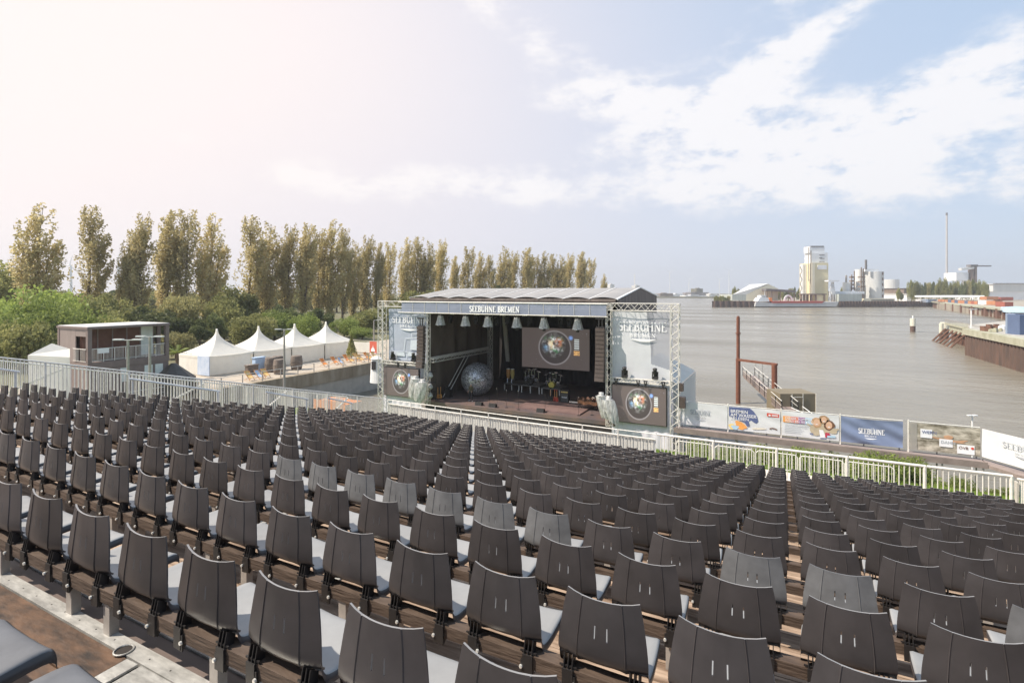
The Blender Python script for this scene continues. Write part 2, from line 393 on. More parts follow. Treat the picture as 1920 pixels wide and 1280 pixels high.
def chair_proto(bm_):
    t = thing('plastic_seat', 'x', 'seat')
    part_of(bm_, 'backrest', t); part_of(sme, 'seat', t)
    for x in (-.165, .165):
        if brk.get(x) is None: o = bracket_mb(x).build('bracket', [m_brk, m_bolt], t); brk[x] = o.data
        else: part_of(brk[x], 'bracket', t)
    return t
brk = {}
protos = [chair_proto(bme), chair_proto(bme2)]
used = [False, False]
offs = {0:.067,1:.117,2:.125,3:.161,4:.167,5:.187,6:.192}
places = []
for r in range(-1, NR):
    off = K*offs.get(r, .05 if r < 0 else .195+.003*(r-6))
    n0 = int(math.floor((-18.5-off)/SP))
    for n in range(n0, 60):
        x = off+n*SP+.18          # table above is for the left top corner of the backrest
        if r == -1: x = -2.60+.02+.55*(n-n0-28)
        if x < xmin(r)+.32 or x > XR-.42: continue
        if r >= NR-2 and x < XL+.6: continue
        y = rowY(r)+sag(x); px, py, d = PX(x, y, topZ(r))
        px2, py2, d2 = PX(x, y+.38, topZ(r)-.4)
        if r == -1:
            if not (-3.9 < x < -1.75): continue
        else:
            if d < .5 or px+ .21*F/d < 0 or px-.21*F/d > 1920 or py > 1276: continue
        places.append((r, x, y, px, py, d))
grey = {(3,k) for k in (2,3,4,5,6,7,8,11,12,14)}
D0 = K*(-5.839)
vis = {}
for p in places:
    if True: vis.setdefault(p[0], []).append(p)
near = sorted(places, key=lambda p: p[5])[:300]; nearset = set(id(p) for p in near)
far_mb = MB()
def chair_label(p, fade):
    r, x = p[0], p[1]; lst = sorted(vis.get(r, []), key=lambda q: q[1])
    col = 'faded grey plastic seat' if fade else 'dark brown plastic seat'
    if r == -1:
        return '%s seen from above in the bottom left corner, %s from right' % (col, ordw(1+sum(1 for q in places if q[0] == -1 and q[1] > x)))
    return '%s, %s from left in the %s row from camera' % (col, ordw(lst.index(p)+1), ordw(r+1))
for p in places:
    r, x, y = p[:3]; zc = deckZ(r)+.035; rj = rng.uniform(-.014, .014); x += rng.uniform(-.004, .004)
    if r == -1: y -= .15; zc += .12
    k = (x-.18-D0)/SP
    fade = r == 3 and (r, int(round(k))) in grey
    if id(p) in nearset:
        g = 'plastic seats bolted to the grandstand rows'; lab = chair_label(p, fade); i = int(fade)
        if not used[i]:
            o = protos[i]; used[i] = True; o.location = (x, y, zc); o.rotation_euler = (0,0,(rowrot(x)+rj)); o['label'] = lab; o['group'] = g
        else:
            c_ = dup(protos[i], (x, y, zc), (rowrot(x)+rj), lab, g)
            if r == -1:
                for ch in c_.children:
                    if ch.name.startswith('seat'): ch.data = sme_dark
    else:
        R = Matrix.Translation((x, y, zc))@Matrix.Rotation((rowrot(x)+rj), 4, 'Z')
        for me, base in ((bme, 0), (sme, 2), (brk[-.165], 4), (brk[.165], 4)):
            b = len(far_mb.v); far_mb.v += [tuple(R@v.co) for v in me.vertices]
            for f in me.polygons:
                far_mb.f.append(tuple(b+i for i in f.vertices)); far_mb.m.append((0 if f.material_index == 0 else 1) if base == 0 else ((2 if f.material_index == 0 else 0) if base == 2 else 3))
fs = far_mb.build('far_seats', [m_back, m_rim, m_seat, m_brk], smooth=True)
fs['kind'] = 'stuff'; fs['label'] = 'mass of dark plastic seats in the far rows down by the fence'; fs['category'] = 'seats'
for f in fs.data.polygons:
    if f.material_index == 1: f.use_smooth = False
# ------------------------------------------------------------------ ground and water
def watermat():
    m = bpy.data.materials.new('river_water'); m.use_nodes = True; t = m.node_tree; ns = t.nodes; ln = t.links; b = ns['Principled BSDF']
    b.inputs['Roughness'].default_value = .22; b.inputs['IOR'].default_value = 1.33
    tcn = ns.new('ShaderNodeTexCoord'); mp = ns.new('ShaderNodeMapping'); mp.inputs['Rotation'].default_value = (0,0,.5); mp.inputs['Scale'].default_value = (.5,1.2,1)
    ln.new(tcn.outputs['Object'], mp.inputs[0])
    big = ns.new('ShaderNodeTexNoise'); big.inputs['Scale'].default_value = .02; big.inputs['Detail'].default_value = 4; mpb = ns.new('ShaderNodeMapping'); mpb.inputs['Rotation'].default_value = (0,0,-TH+.1); mpb.inputs['Scale'].default_value = (.35,1.7,1); ln.new(tcn.outputs['Object'], mpb.inputs[0]); ln.new(mpb.outputs[0], big.inputs['Vector'])
    rp = ns.new('ShaderNodeMix'); rp.data_type = 'RGBA'; rp.inputs[6].default_value = (.135,.12,.092,1); rp.inputs[7].default_value = (.26,.24,.195,1)
    mr = ns.new('ShaderNodeMapRange'); mr.inputs[1].default_value = .35; mr.inputs[2].default_value = .65; ln.new(big.outputs[0], mr.inputs[0]); ln.new(mr.outputs[0], rp.inputs[0])
    ln.new(rp.outputs[2], b.inputs['Base Color'])
    w = ns.new('ShaderNodeTexNoise'); w.inputs['Scale'].default_value = 1.3; w.inputs['Detail'].default_value = 6; w.inputs['Roughness'].default_value = .6; ln.new(mp.outputs[0], w.inputs['Vector'])
    w2 = ns.new('ShaderNodeTexNoise'); w2.inputs['Scale'].default_value = .22; w2.inputs['Detail'].default_value = 3; ln.new(mp.outputs[0], w2.inputs['Vector'])
    ad = ns.new('ShaderNodeMath'); ad.operation = 'ADD'; mu = ns.new('ShaderNodeMath'); mu.operation = 'MULTIPLY'; mu.inputs[1].default_value = 2.5
    ln.new(w2.outputs[0], mu.inputs[0]); ln.new(w.outputs[0], ad.inputs[0]); ln.new(mu.outputs[0], ad.inputs[1])
    bp = ns.new('ShaderNodeBump'); bp.inputs['Strength'].default_value = .55; bp.inputs['Distance'].default_value = .25
    ln.new(ad.outputs[0], bp.inputs['Height']); ln.new(bp.outputs[0], b.inputs['Normal'])
    mr2 = ns.new('ShaderNodeMapRange'); mr2.inputs[1].default_value = .35; mr2.inputs[2].default_value = .7; mr2.inputs[3].default_value = .38; mr2.inputs[4].default_value = .10
    ln.new(big.outputs[0], mr2.inputs[0]); ln.new(mr2.outputs[0], b.inputs['Roughness'])
    return m
m_water = watermat()
w = MB(); w.poly([(-3000,-300,0),(2700,-300,0),(2700,2900,0),(-3000,2900,0)]); struct('water', w, m_water)
m_grass = mat('grass', (.08,.13,.025), .9, .3, 1.2, col2=(.22,.30,.06), bump=.5, bscale=12)
m_quay = mat('quay_paving', (.42,.36,.29), .85, .15, .5, bump=.2)
m_earth = mat('distant_ground', (.16,.15,.10), .95, .3, .03)
def land(name, pts, z, m, h=3.0):
    mb = MB(); P = [Vector((p[0], p[1], z)) for p in pts]
    mb.prism([p-Vector((0,0,z+h)) for p in P], (0,0,z+h)); return struct(name, mb, m)
land('quay_ground', [(-52.3,-150),(-52.3,100),(-75,290),(-420,1000),(-2900,2880),(-2900,-150)], 3.8, mat('field_ground', (.10,.105,.05), .95, .3, .05, col2=(.17,.15,.08)))
mb = MB(); mb.prism([(-52.2,-60,3.7),(-52.2,99,3.7),(-74,99,3.7),(-70,-60,3.7)], (0,0,.104)); struct('quay_paving', mb, m_quay)
# near bank under the grandstand and the scaffold
bank = MB()
prof = [(-40,2.9),(31,2.9),(36.5,2.7),(38.6,2.2),(43.4,.9),(44.2,-.4)]
for (a, za), (b, zb) in zip(prof, prof[1:]): bank.poly([(-41.5,a,za),(28,a,za),(28,b,zb),(-41.5,b,zb)])
struct('near_bank', bank, m_grass)
pth = MB(); pth.box(-30, 9.5, 32.2, 36.2, 2.5, 2.93); struct('path', pth, mat('pale_path', (.62,.55,.46), .85, .12, 1.2))
# ------------------------------------------------------------------ fences of the grandstand
def panel(name_t, p, q, h, bars, parent, wall=False, r=.017, top=.022, lower=.09, mats=None, flat=False):
    """one railing panel from foot point p to foot point q"""
    p = Vector(p); q = Vector(q); mb = MB(); up = Vector((0,0,1))
    mb.tube(p+up*h, q+up*h, top, 8); mb.build('top_rail', mats or m_galv, parent); mb = MB(); mb.tube(p+up*lower, q+up*lower, r, 6)
    mb.build('bottom_rail', mats or m_galv, parent)
    bb = MB()
    for i in range(1, bars):
        c = p.lerp(q, i/bars)
        if flat: bb.obox(c+up*(h+lower)/2, .05, .02, h-lower)
        else: bb.tube(c+up*lower, c+up*h, r*.62, 5)
    bb.build('bars', mats or m_galv, parent)
def posts(pts, h, parent, r=.03):
    for c in pts: mb = MB(); mb.tube((c[0], c[1], c[2]-.12), (c[0], c[1], c[2]+h), r, 8); mb.build('post', m_galv, parent)
xf = XL-.30
def fx(y): return -18.95 if y < 6.4 else -18.95+(y-6.4)/5.0*(18.95+xf) if y < 11.4 else xf
def ftop(x, y): px, _p, d = PX(x, y, 0); return HC-d*(670+.1072*px-547)/F
def sideZ(y): return ftop(fx(y), y)-1.24
for lay, (dx, y0, n, dz) in enumerate(((0, 4.0, 9, 0), (-1.45, 1.4, 10, -.10))):
    for i in range(n):
        a = y0+i*1.725; b = a+1.70; xa, xb = fx(a)+dx, fx(b)+dx
        t = thing('side_railing_panel', ('steel railing panel, %s from the front corner, %s side of left stairs' % (ordw(n-i), ('inner','outer')[lay])), 'railing', (xa, a, sideZ(a)+dz), 0, 'railing panels down the left side of the stand')
        panel('x', (xa, a, sideZ(a)+dz), (xb, b, sideZ(b)+dz), 1.24, 21, t, r=.022)
        posts([(xa, a-.012, sideZ(a)+dz)], 1.26, t)
        if lay:
            for k in range(3):
                mb = MB(); yy = a+k*.55; mb.obox((xa+.72, yy+.2, sideZ(yy)-.25), 1.25, .30, .05); mb.build('stair_tread', m_galv, t)
            if i % 2: mb = MB(); mb.bar((xa+.1, a, sideZ(a)-.2), (xb+.1, b, sideZ(b)+1.1), .05); mb.build('brace', m_galv, t)
for i, (ya, yb) in enumerate(((5.3,6.9),(9.1,11.3),(13.0,14.9),(15.9,17.3))):
    t = MB(); za, zb = sideZ(ya)+1.02, sideZ(yb)+.90
    qa, qb = fx(ya)+.16, fx(yb)+.16; t.tube((qa, ya, za), (qb, yb, zb), .032, 8); t.tube((qb, yb-.08, zb-1.1), (qb, yb-.08, zb), .03, 8); t.tube((qa, ya+.1, za-1.0), (qa, ya+.1, za), .025, 8)
    tag(t.build('handrail', m_white_metal), 'pale tube handrail inside the left fence, %s from the camera end' % ordw(i+1), 'handrail', 'handrails on the left stairs')
zf = HC-5.07; YF = 19.25; XW = -4.0
m_sheet = mat('white_fence_sheet', (.66,.66,.63), .7, .12, 1.3, trans=.15, stretch=(1,1,.5))
nl = 9; x0 = xf+.05
for i in range(nl):
    a = x0+(XW-x0)*i/nl; b = x0+(XW-x0)*(i+1)/nl-.03
    t = thing('front_railing_panel', 'white sheeted front railing panel, %s from the left corner, facing the stage' % ordw(i+1), 'railing', (a, YF+sag(a), zf-1.05), 0, 'sheeted railing panels at the front')
    pa = (a, YF+sag(a), zf-1.05); pb = (b, YF+sag(b), zf-1.05)
    panel('x', pa, pb, .86, 11, t); posts([pa], 1.06, t, .024)
    mb = MB(); mb.tube((a, YF+sag(a), zf), (b, YF+sag(b), zf), .018, 6); mb.build('upper_rail', m_galv, t)
    mb = MB(); mb.grid(lambda u, v, a=a, b=b: (a+(b-a)*u, YF+sag(a+(b-a)*u)+.05+.012*sin(u*23+v*3), zf-1.10+v*.93), 16, 3)
    mb.grid(lambda u, v, a=a, b=b: (a+(b-a)*u, YF+sag(a+(b-a)*u)+.075+.012*sin(u*23+v*3), zf-1.10+v*.93), 16, 3); mb.build('sheet', m_sheet, t, smooth=True)
nr = 5; xe = XR+.3
for i in range(nr):
    a = XW+.03+(xe-XW)*i/nr; b = XW+(xe-XW)*(i+1)/nr
    t = thing('front_railing_panel', 'open steel front railing panel, %s from the end of the white sheeting' % ordw(i+1), 'railing', (a, YF+sag(a), zf-1.0), 0, 'open railing panels at the front')
    panel('x', (a, YF+sag(a), zf-1.0), (b, YF+sag(b), zf-1.0), 1.0, 15, t, r=.024, top=.04, lower=.02, flat=False)
    posts([(b-.02, YF+sag(b), zf-1.0)], 1.0, t, .045)
xs_ = xe+.06
for i in range(5):
    b = 19.1-i*1.2; a = b-1.15; za = HC-5.07+(19.1-a)*.235; zb = HC-5.07+(19.1-b)*.235
    t = thing('side_railing_panel', 'grey steel railing panel, right edge of stand, %s from front corner' % ordw(i+1), 'railing', (xs_, a, za-1.2), 0, 'railing panels down the right side of the stand')
    panel('x', (xs_, a, za-1.2), (xs_, b, zb-1.2), 1.2, 9, t, r=.026, top=.035)
    mb = MB(); mb.box(xs_-.09, xs_-.05, b-.2, b-.02, zb-1.3, zb-.05); mb.build('board_post', mat('worn_plank_post', (.45,.43,.38), .8, .2, 6) if i == 0 else bpy.data.materials['worn_plank_post'], t)
lg = MB(); strip(lg, rowY(NR)+.16, YF+1.1, deckZ(NR)-.5, deckZ(NR)-.2, XL-.2, XR+.4); lg.build('front_ledge', mat('pale_ledge', (.66,.62,.56), .8, .15, 1.5), stand)
sk = MB(); strip(sk, YF+1.0, YF+1.08, 2.7, deckZ(NR)-.51, XL-.2, XR+.4); sk.build('front_skirt', m_conc, stand)
# ------------------------------------------------------------------ lettering
def stroke(mb, pts, w, fr, dz, m=0):
    """flat ribbon through pts (u,v) of half width w in sign frame fr"""
    for (a, b) in zip(pts, pts[1:]):
        du, dv = b[0]-a[0], b[1]-a[1]; l = math.hypot(du, dv) or 1; nx, ny = -dv/l*w, du/l*w
        mb.poly([fr(a[0]-nx, a[1]-ny, dz), fr(b[0]-nx, b[1]-ny, dz), fr(b[0]+nx, b[1]+ny, dz), fr(a[0]+nx, a[1]+ny, dz)], m); dz += .0004
def arc(cx, cy, rx, ry, a0, a1, n=9): return [(cx+rx*cos(math.radians(a0+(a1-a0)*i/n)), cy+ry*sin(math.radians(a0+(a1-a0)*i/n))) for i in range(n+1)]
GL = {'E':(.62,[('T',[(.14,0),(.14,1)]),('t',[(.02,0),(.6,0),(.6,.18)]),('t',[(.02,1),(.57,1),(.57,.84)]),('t',[(.14,.52),(.44,.52)])]),
 'H':(.84,[('T',[(.15,0),(.15,1)]),('T',[(.69,0),(.69,1)]),('t',[(.15,.52),(.69,.52)]),('t',[(.02,0),(.28,0)]),('t',[(.02,1),(.28,1)]),('t',[(.56,0),(.82,0)]),('t',[(.56,1),(.82,1)])]),
 'U':(.80,[('T',[(.15,1),(.15,.3)]),('T',arc(.4,.3,.25,.3,180,360)),('t',[(.65,.3),(.65,1)]),('t',[(.02,1),(.28,1)]),('t',[(.54,1),(.77,1)])]),
 'N':(.84,[('t',[(.14,0),(.14,1)]),('T',[(.12,1),(.70,0)]),('t',[(.70,0),(.70,1)]),('t',[(.02,0),(.26,0)]),('t',[(.58,1),(.82,1)])]),
 'B':(.66,[('T',[(.14,0),(.14,1)]),('t',[(.02,1),(.36,1)]),('T',arc(.34,.76,.22,.24,90,-90)),('t',[(.14,.52),(.36,.52)]),('T',arc(.34,.26,.27,.26,90,-90)),('t',[(.02,0),(.36,0)])]),
 'R':(.72,[('T',[(.14,0),(.14,1)]),('t',[(.02,1),(.36,1)]),('T',arc(.34,.75,.23,.25,90,-90)),('t',[(.14,.5),(.36,.5)]),('T',[(.32,.5),(.66,0)]),('t',[(.02,0),(.26,0)])]),
 'M':(1.0,[('t',[(.14,0),(.16,1)]),('T',[(.16,1),(.48,.05)]),('t',[(.48,.05),(.80,1)]),('T',[(.80,1),(.84,0)]),('t',[(.02,0),(.26,0)]),('t',[(.70,0),(.98,0)])]),
 'S':(.58,[('T',arc(.29,.74,.22,.24,20,265)),('T',arc(.29,.26,.24,.25,90,-160))]),' ':(.35,[])}
def serif(mb, text, fr, u0, v0, h, sp=.08, dz=.012, wide=1.0, m=0, bold=1.0):
    u = u0
    for ch in text:
        c = 'U' if ch == 'Ü' else ch; wd, st = GL[c]
        for k, (kind, pts) in enumerate(st):
            stroke(mb, [(u+p[0]*h*wide, v0+p[1]*h) for p in pts], (.075 if kind == 'T' else .034)*h*bold, fr, dz+.001*k, m)
        if ch == 'Ü':
            for x in (.28,.52): stroke(mb, [(u+(x-.05)*h, v0+1.16*h), (u+(x+.05)*h, v0+1.16*h)], .055*h, fr, dz, m)
        u += (wd+sp)*h*wide
    return u-u0
def serif_w(text, h, sp=.08, wide=1.0): return sum((GL['U' if c == 'Ü' else c][0]+sp)*h*wide for c in text)
def sans(text, fr, u0, v0, size, m, parent, name='lettering', bold=0.0, dz=.015, align='LEFT', sx=1.0):
    cu = bpy.data.curves.new('t', 'FONT'); cu.body = text; cu.size = size; cu.align_x = align; cu.offset = bold*size; cu.resolution_u = 2
    ob = bpy.data.objects.new('t', cu); me = bpy.data.meshes.new_from_object(ob)
    off = parent_loc(parent)
    for v in me.vertices: v.co = Vector(fr(u0+v.co.x*sx, v0+v.co.y, dz))-off
    me.materials.clear(); me.materials.append(m); me.name = name
    o = bpy.data.objects.new(name, me); C.objects.link(o); o.parent = parent
    bpy.data.objects.remove(ob); bpy.data.curves.remove(cu); return o
def frameY(x0, y, z0):           # upright sign facing -Y (the seats): u to the right, v up
    return lambda u, v, d=0.0: (x0+u, y-d, z0+v)
def logo(mb, fr, uc, v0, w, h2, dz, m=0):     # crescent boat mark under the words
    n = 12; top = [(uc-w/2+w*i/n, v0) for i in range(n+1)]; bot = [(uc-w/2+w*i/n, v0-h2*sin(pi*i/n)) for i in range(n+1)]
    for i in range(n): mb.poly([fr(*top[i], dz), fr(*bot[i], dz), fr(*bot[i+1], dz), fr(*top[i+1], dz)], m)
m_letter = mat('white_print', (.82,.82,.84), .6, .03)
# ------------------------------------------------------------------ stage
YS = 43.5; XA, XB, XC, XD = onY(717, YS)[0], onY(801, YS)[0], onY(1142, YS)[0], onY(1266, YS)[0]
ZF = HC-10.9
m_truss = mat('aluminium_truss', (.66,.63,.58), .5, .12, 5)
m_roof = mat('grey_roof_tarpaulin', (.33,.32,.31), .6, .15, .5, stretch=(.6,2,1), trans=.08)
m_seam = mat('pale_roof_seam', (.75,.74,.72), .6, .05)
m_gable = mat('dark_striped_tarpaulin', (.16,.13,.115), .75, .35, 1.0, stretch=(1,6,.25), contrast=1.5)
m_blue = mat('blue_mesh_banner', (.27,.30,.39), .7, .1, 1.0, alpha=.88, spec=.2)
m_bluegrey = mat('grey_blue_mesh_banner', (.38,.39,.44), .7, .1, .7, alpha=.75, spec=.2)
m_floor = mat('stage_floor', (.18,.12,.10), .5, .35, .5, col2=(.11,.09,.095), stretch=(1,1,1), contrast=1.6)
m_drape = mat('black_stage_drape', (.038,.032,.032), .8, .4, 1.2, stretch=(3,3,.4))
m_ledframe = m_dark
stg = thing('stage', 'open air concert stage with grey tarpaulin roof, black drapes and brown floor at the water', 'stage', (XB, YS, ZF))
mb = MB(); mb.box(XB-.4, XC+.6, YS+.2, 59.5, ZF-.35, ZF); mb.build('floor', m_floor, stg)
mb = MB(); mb.box(XB-.4, XC+.6, YS+.25, 59.4, .2, ZF-.36); mb.build('substructure', m_drape, stg)
mb = MB(); mb.obox((XC-6.2, YS+3.2, ZF+.06), 6.4, 4.0, .12, Matrix.Rotation(-.0, 3, 'Z')); mb.build('raised_mat', mat('brown_stage_mat', (.20,.13,.12), .5, .25, .8), stg)
# drapes: grid walls with folds
def drape(name, p, q, z0, z1, m, amp=.12, fr_=2.2, n=60):
    p = Vector(p); q = Vector(q); d = (q-p); nrm = Vector((-d.y, d.x, 0)).normalized(); l = d.length
    mb = MB(); f = lambda u, v: tuple((p+d*u+nrm*(amp*sin(u*l*fr_*3.1)+amp*.6*sin(u*l*fr_*1.3+v*2)))+Vector((0,0,z0+(z1-z0)*v)))
    mb.grid(f, n, 5); return mb.build(name, m, stg, smooth=True)
drape('back_drape', (XB-.2, 59.0, 0), (XC+.4, 59.0, 0), ZF, HC-.3, m_drape)
m_side = mat('glossy_black_tarpaulin', (.10,.08,.065), .34, .4, .7, stretch=(1,1,.5), bump=.9, bscale=1.4)
drape('side_wall', (XB-.25, YS+.6, 0), (XB-.25, 59.0, 0), ZF, HC-.9, m_side, .10, .8, 40)
drape('side_wall', (XC+.5, YS+.6, 0), (XC+.5, 59.0, 0), ZF, HC-1.2, m_drape, .1, 1, 40)
drape('ceiling_cloth', (XB, 57.6, 0), (XC, 57.6, 0), HC-1.9, HC-.5, m_drape, .1, 1, 40)
# roof
YR, YB = 52.0, 59.6; z0, z1, z2 = HC-.75, HC+.38, HC-.45
xl, xr = onY(767, YS+.35)[0], XC+.55; NB = 9
m_ceil = mat('dark_roof_lining', (.05,.042,.038), .8, .3, 1)
def eave(u): return .17*abs(sin(pi*u*NB))**.8
def rf(ya, za, yb, zb, fe):
    def g(u, v):
        x = xl+(xr-xl)*u; puff = .03*sin(pi*v)*abs(sin(pi*u*NB)); return (x, ya+(yb-ya)*v, za+(zb-za)*v+puff+(eave(u)*(1-v) if fe else 0))
    return g
mb = MB(); mb.grid(rf(YS+.35, z0+.12, YR, z1, True), 90, 8); mb.grid(rf(YR, z1, YB, z2, False), 90, 6); mb.build('roof', m_roof, stg, smooth=True)
mb = MB(); mb.poly([(xl+.1, YS+.5, z0-.12),(xr-.1, YS+.5, z0-.12),(xr-.1, YR, z1-.35),(xl+.1, YR, z1-.35)]); mb.poly([(xl+.1, YR, z1-.35),(xr-.1, YR, z1-.35),(xr-.1, YB, z2-.3),(xl+.1, YB, z2-.3)]); mb.build('roof_lining', m_ceil, stg)
for k in range(NB+1):
    x = xl+(xr-xl)*k/NB; x = min(max(x, xl+.05), xr-.05)
    mb = MB(); mb.bar((x, YS+.30, z0+.15), (x, YR, z1+.03), .10, .03); mb.bar((x, YR, z1+.03), (x, YB, z2+.03), .10, .03); mb.build('roof_seam', m_seam, stg)
for x in (xl-.02, xr+.02):
    mb = MB(); mb.prism([(x, YS+.4, z0-.05), (x, YR, z1), (x, YB, z2-.02), (x, YB, HC-2.4), (x, YS+.4, HC-1.25)], (.03,0,0)); mb.build('gable_cloth', m_gable, stg)
mb = MB(); mb.tube((xr+.05, YS+.35, z0+.1), (xr+.05, YR, z1+.03), .06); mb.tube((xr+.05, YR, z1+.03), (xr+.05, YB, z2+.02), .06); mb.build('gable_edge', m_seam, stg)
mb = MB(); mb.tube((xr-.5, YR, z1), (xr-.5, YR, z1+1.35), .025); mb.build('mast', m_galv, stg)
mb = MB(); mb.box(xl+.1, xr-.1, YS+.36, YS+.40, z0-.10, z0+.14); mb.build('eave_fascia', m_gable, stg)
for x, zt in ((XB, HC-1.1), (XC, HC-1.1)):
    mb = MB(); mb.truss((x, YS, ZF-.3), (x, YS, zt), .42, .5, r=.035, up=(0,1,0)); mb.build('tower', m_truss, stg)
for x in (XB+.2, ): 
    mb = MB(); mb.truss((x, 56.0, ZF), (x, 56.0, HC-1.2), .42, .55, r=.035, up=(0,1,0)); mb.build('tower', m_truss, stg)
mb = MB(); mb.truss((XB+.25, YS+.5, HC-6.9), (XB+.25, 55.8, HC-7.0), .32, .7, r=.035); mb.box(XB+.05, XB+.12, YS+.5, 55.8, HC-6.78, HC-6.55); mb.build('side_truss', m_truss, stg)
mb = MB(); mb.tube((XB+.4, YS+2.2, ZF+.1), (XB+.4, YS+6.4, HC-7.1), .04); mb.tube((XB+.6, YS+2.6, ZF+.1), (XB+.6, YS+6.8, HC-7.1), .04); mb.build('brace', m_truss, stg)
mb = MB(); mb.prism([(XB+1.5, 56.4, HC-2.2), (XB+1.95, 56.4, HC-2.2), (XB+2.55, 56.4, HC-8.3), (XB+2.1, 56.4, HC-8.3)], (0,.25,0)); mb.build('leaning_post', m_conc, stg)
mb = MB(); mb.truss((XB, YS+.6, HC-2.0), (XC, YS+.6, HC-2.05), .34, .6, r=.03); mb.build('lighting_truss', m_dark, stg)
mb = MB(); mb.truss((XB+.5, YS+3.2, HC-2.1), (XC-.2, YS+3.2, HC-2.1), .34, .6, r=.03); mb.build('lighting_truss', m_dark, stg)
# header with lettering
hd = thing('header_banner', 'long blue header banner with the stage name in white along the roof edge', 'banner', (XB, YS-.4, HC-2.1))
hx0, hx1 = onY(753, YS-.4)[0], onY(1137, YS-.4)[0]
mb = MB(); mb.grid(lambda u, v: (hx0+(hx1-hx0)*u, YS-.4, HC-2.02+.95*v), 30, 2); mb.build('cloth', m_blue, hd)
mb = MB()
for z in (HC-2.08, HC-1.02): mb.tube((hx0-.4, YS-.42, z), (hx1+.1, YS-.42, z), .045, 6)
mb.build('rail', m_truss, hd)
for k in range(1, 15): mb = MB(); x = hx0+(hx1-hx0)*k/15; mb.box(x-.015, x+.015, YS-.43, YS-.41, HC-2.0, HC-1.08); mb.build('seam', m_truss, hd)
fr = frameY(onY(881, YS-.4)[0], YS-.45, HC-1.86); mb = MB(); wtot = onY(975, YS-.4)[0]-onY(881, YS-.4)[0]
hh = .52; k = wtot/serif_w('SEEBÜHNE BREMEN', hh, .1); serif(mb, 'SEEBÜHNE BREMEN', fr, 0, 0, hh, .1, wide=k, bold=1.5); mb.build('lettering', m_letter, hd)
tr = MB(); tr.truss((XA-.4, YS, HC-1.25), (XC+.1, YS, HC-1.25), .55, .62, r=.032); t = tag(tr.build('front_truss', m_truss), 'long horizontal truss behind the blue header banner, running to the left tower', 'truss')
tr = MB(); tr.truss((XC+.2, YS, HC-1.25), (XD+.35, YS, HC-1.25), .6, .55, r=.032); tag(tr.build('front_truss', m_truss), 'pale horizontal truss over the right side screen', 'truss')
for x, lb in ((XA, 'left'), (XD, 'right')):
    tr = MB(); tr.truss((x, YS, .6), (x, YS, HC-.95), .62, .5, r=.042, up=(0,1,0)); tag(tr.build('truss_tower', m_truss), 'pale truss tower at the outer %s end of the stage front' % lb, 'truss tower')
# side banners
def side_banner(px0, px1, ztop, zbot, lab, sheet):
    x0, x1 = onY(px0, YS+.3)[0], onY(px1, YS+.3)[0]; t = thing('side_banner', lab, 'banner', (x0, YS+.3, zbot))
    mb = MB(); mb.grid(lambda u, v: (x0+(x1-x0)*u, YS+.3+.03*sin(u*9+v*4), zbot+(ztop-zbot)*v), 150 if sheet else 24, 100 if sheet else 16)
    if sheet:
        for k_, f_ in enumerate(mb.f): uc = (k_ % 150+.5)/150; vc = (k_//150+.5)/100; mb.m[k_] = 1 if (uc < .60+.05*sin(vc*3.3+.4) or vc < .30-.22*(uc-.6)) else 0
    mb.build('cloth', [m_bluegrey, m_palebn] if sheet else m_blue2, t, smooth=True)
    W_ = x1-x0; fr = frameY(x0, YS+.22, zbot); H_ = ztop-zbot; h = .115*H_ if not sheet else .12*H_
    mb = MB(); tw = W_*.80; kk = tw/serif_w('SEEBÜHNE', h); serif(mb, 'SEEBÜHNE', fr, W_*.11, H_*.74, h, wide=kk)
    tw = W_*.44; h2 = h*.42; kk = tw/serif_w('BREMEN', h2, .2); serif(mb, 'BREMEN', fr, W_*.30, H_*.655, h2, .2, wide=kk, bold=1.4)
    logo(mb, fr, W_*.52, H_*.63, W_*.44, H_*.04, .012); mb.build('lettering', m_letter, t); return t, x0, x1, fr, W_, H_
m_palebn = mat('pale_sheet_part', (.66,.67,.70), .7, .06, .9, alpha=.9, spec=.2)
m_blue2 = mat('pale_blue_banner', (.40,.44,.53), .7, .12, .8, alpha=.95, spec=.2)
t, x0, x1, fr, W_, H_ = side_banner(729, 803, HC-1.75, HC-7.2, 'blue banner with white letters and a pale armchair picture, left of the stage', 0)
mb = MB(); P = [(.50,.13),(.50,.42),(.95,.46),(.95,.13)]
for a, b in (((.44,.45),(.97,.49)),((.44,.45),(.40,.17)),((.60,.55),(.99,.57)),((.60,.55),(.60,.48)),((.12,.20),(.50,.20)),((.16,.06),(.9,.05)),((.2,.13),(.24,.04)),((.80,.2),(.86,.04)),((.5,.2),(.47,.06))): stroke(mb, [(a[0]*W_, a[1]*H_), (b[0]*W_, b[1]*H_)], .035, fr, .014)
mb.poly([fr(.56*W_,.24*H_,.011), fr(.80*W_,.24*H_,.011), fr(.88*W_,.44*H_,.011), fr(.58*W_,.42*H_,.011)]); mb.poly([fr(.10*W_,.12*H_,.0125), fr(.44*W_,.11*H_,.0125), fr(.42*W_,.18*H_,.0125), fr(.14*W_,.19*H_,.0125)]); mb.poly([fr(.50*W_,.12*H_,.0115), fr(.84*W_,.12*H_,.0115), fr(.80*W_,.20*H_,.0115), fr(.52*W_,.20*H_,.0115)])
mb.build('armchair_picture', mat('pale_print', (.60,.65,.72), .6, .05), t)
t, x0, x1, fr, W_, H_ = side_banner(1148, 1262, HC-1.65, HC-7.6, 'large grey blue mesh banner with white letters and boat mark, right of the stage', 1)
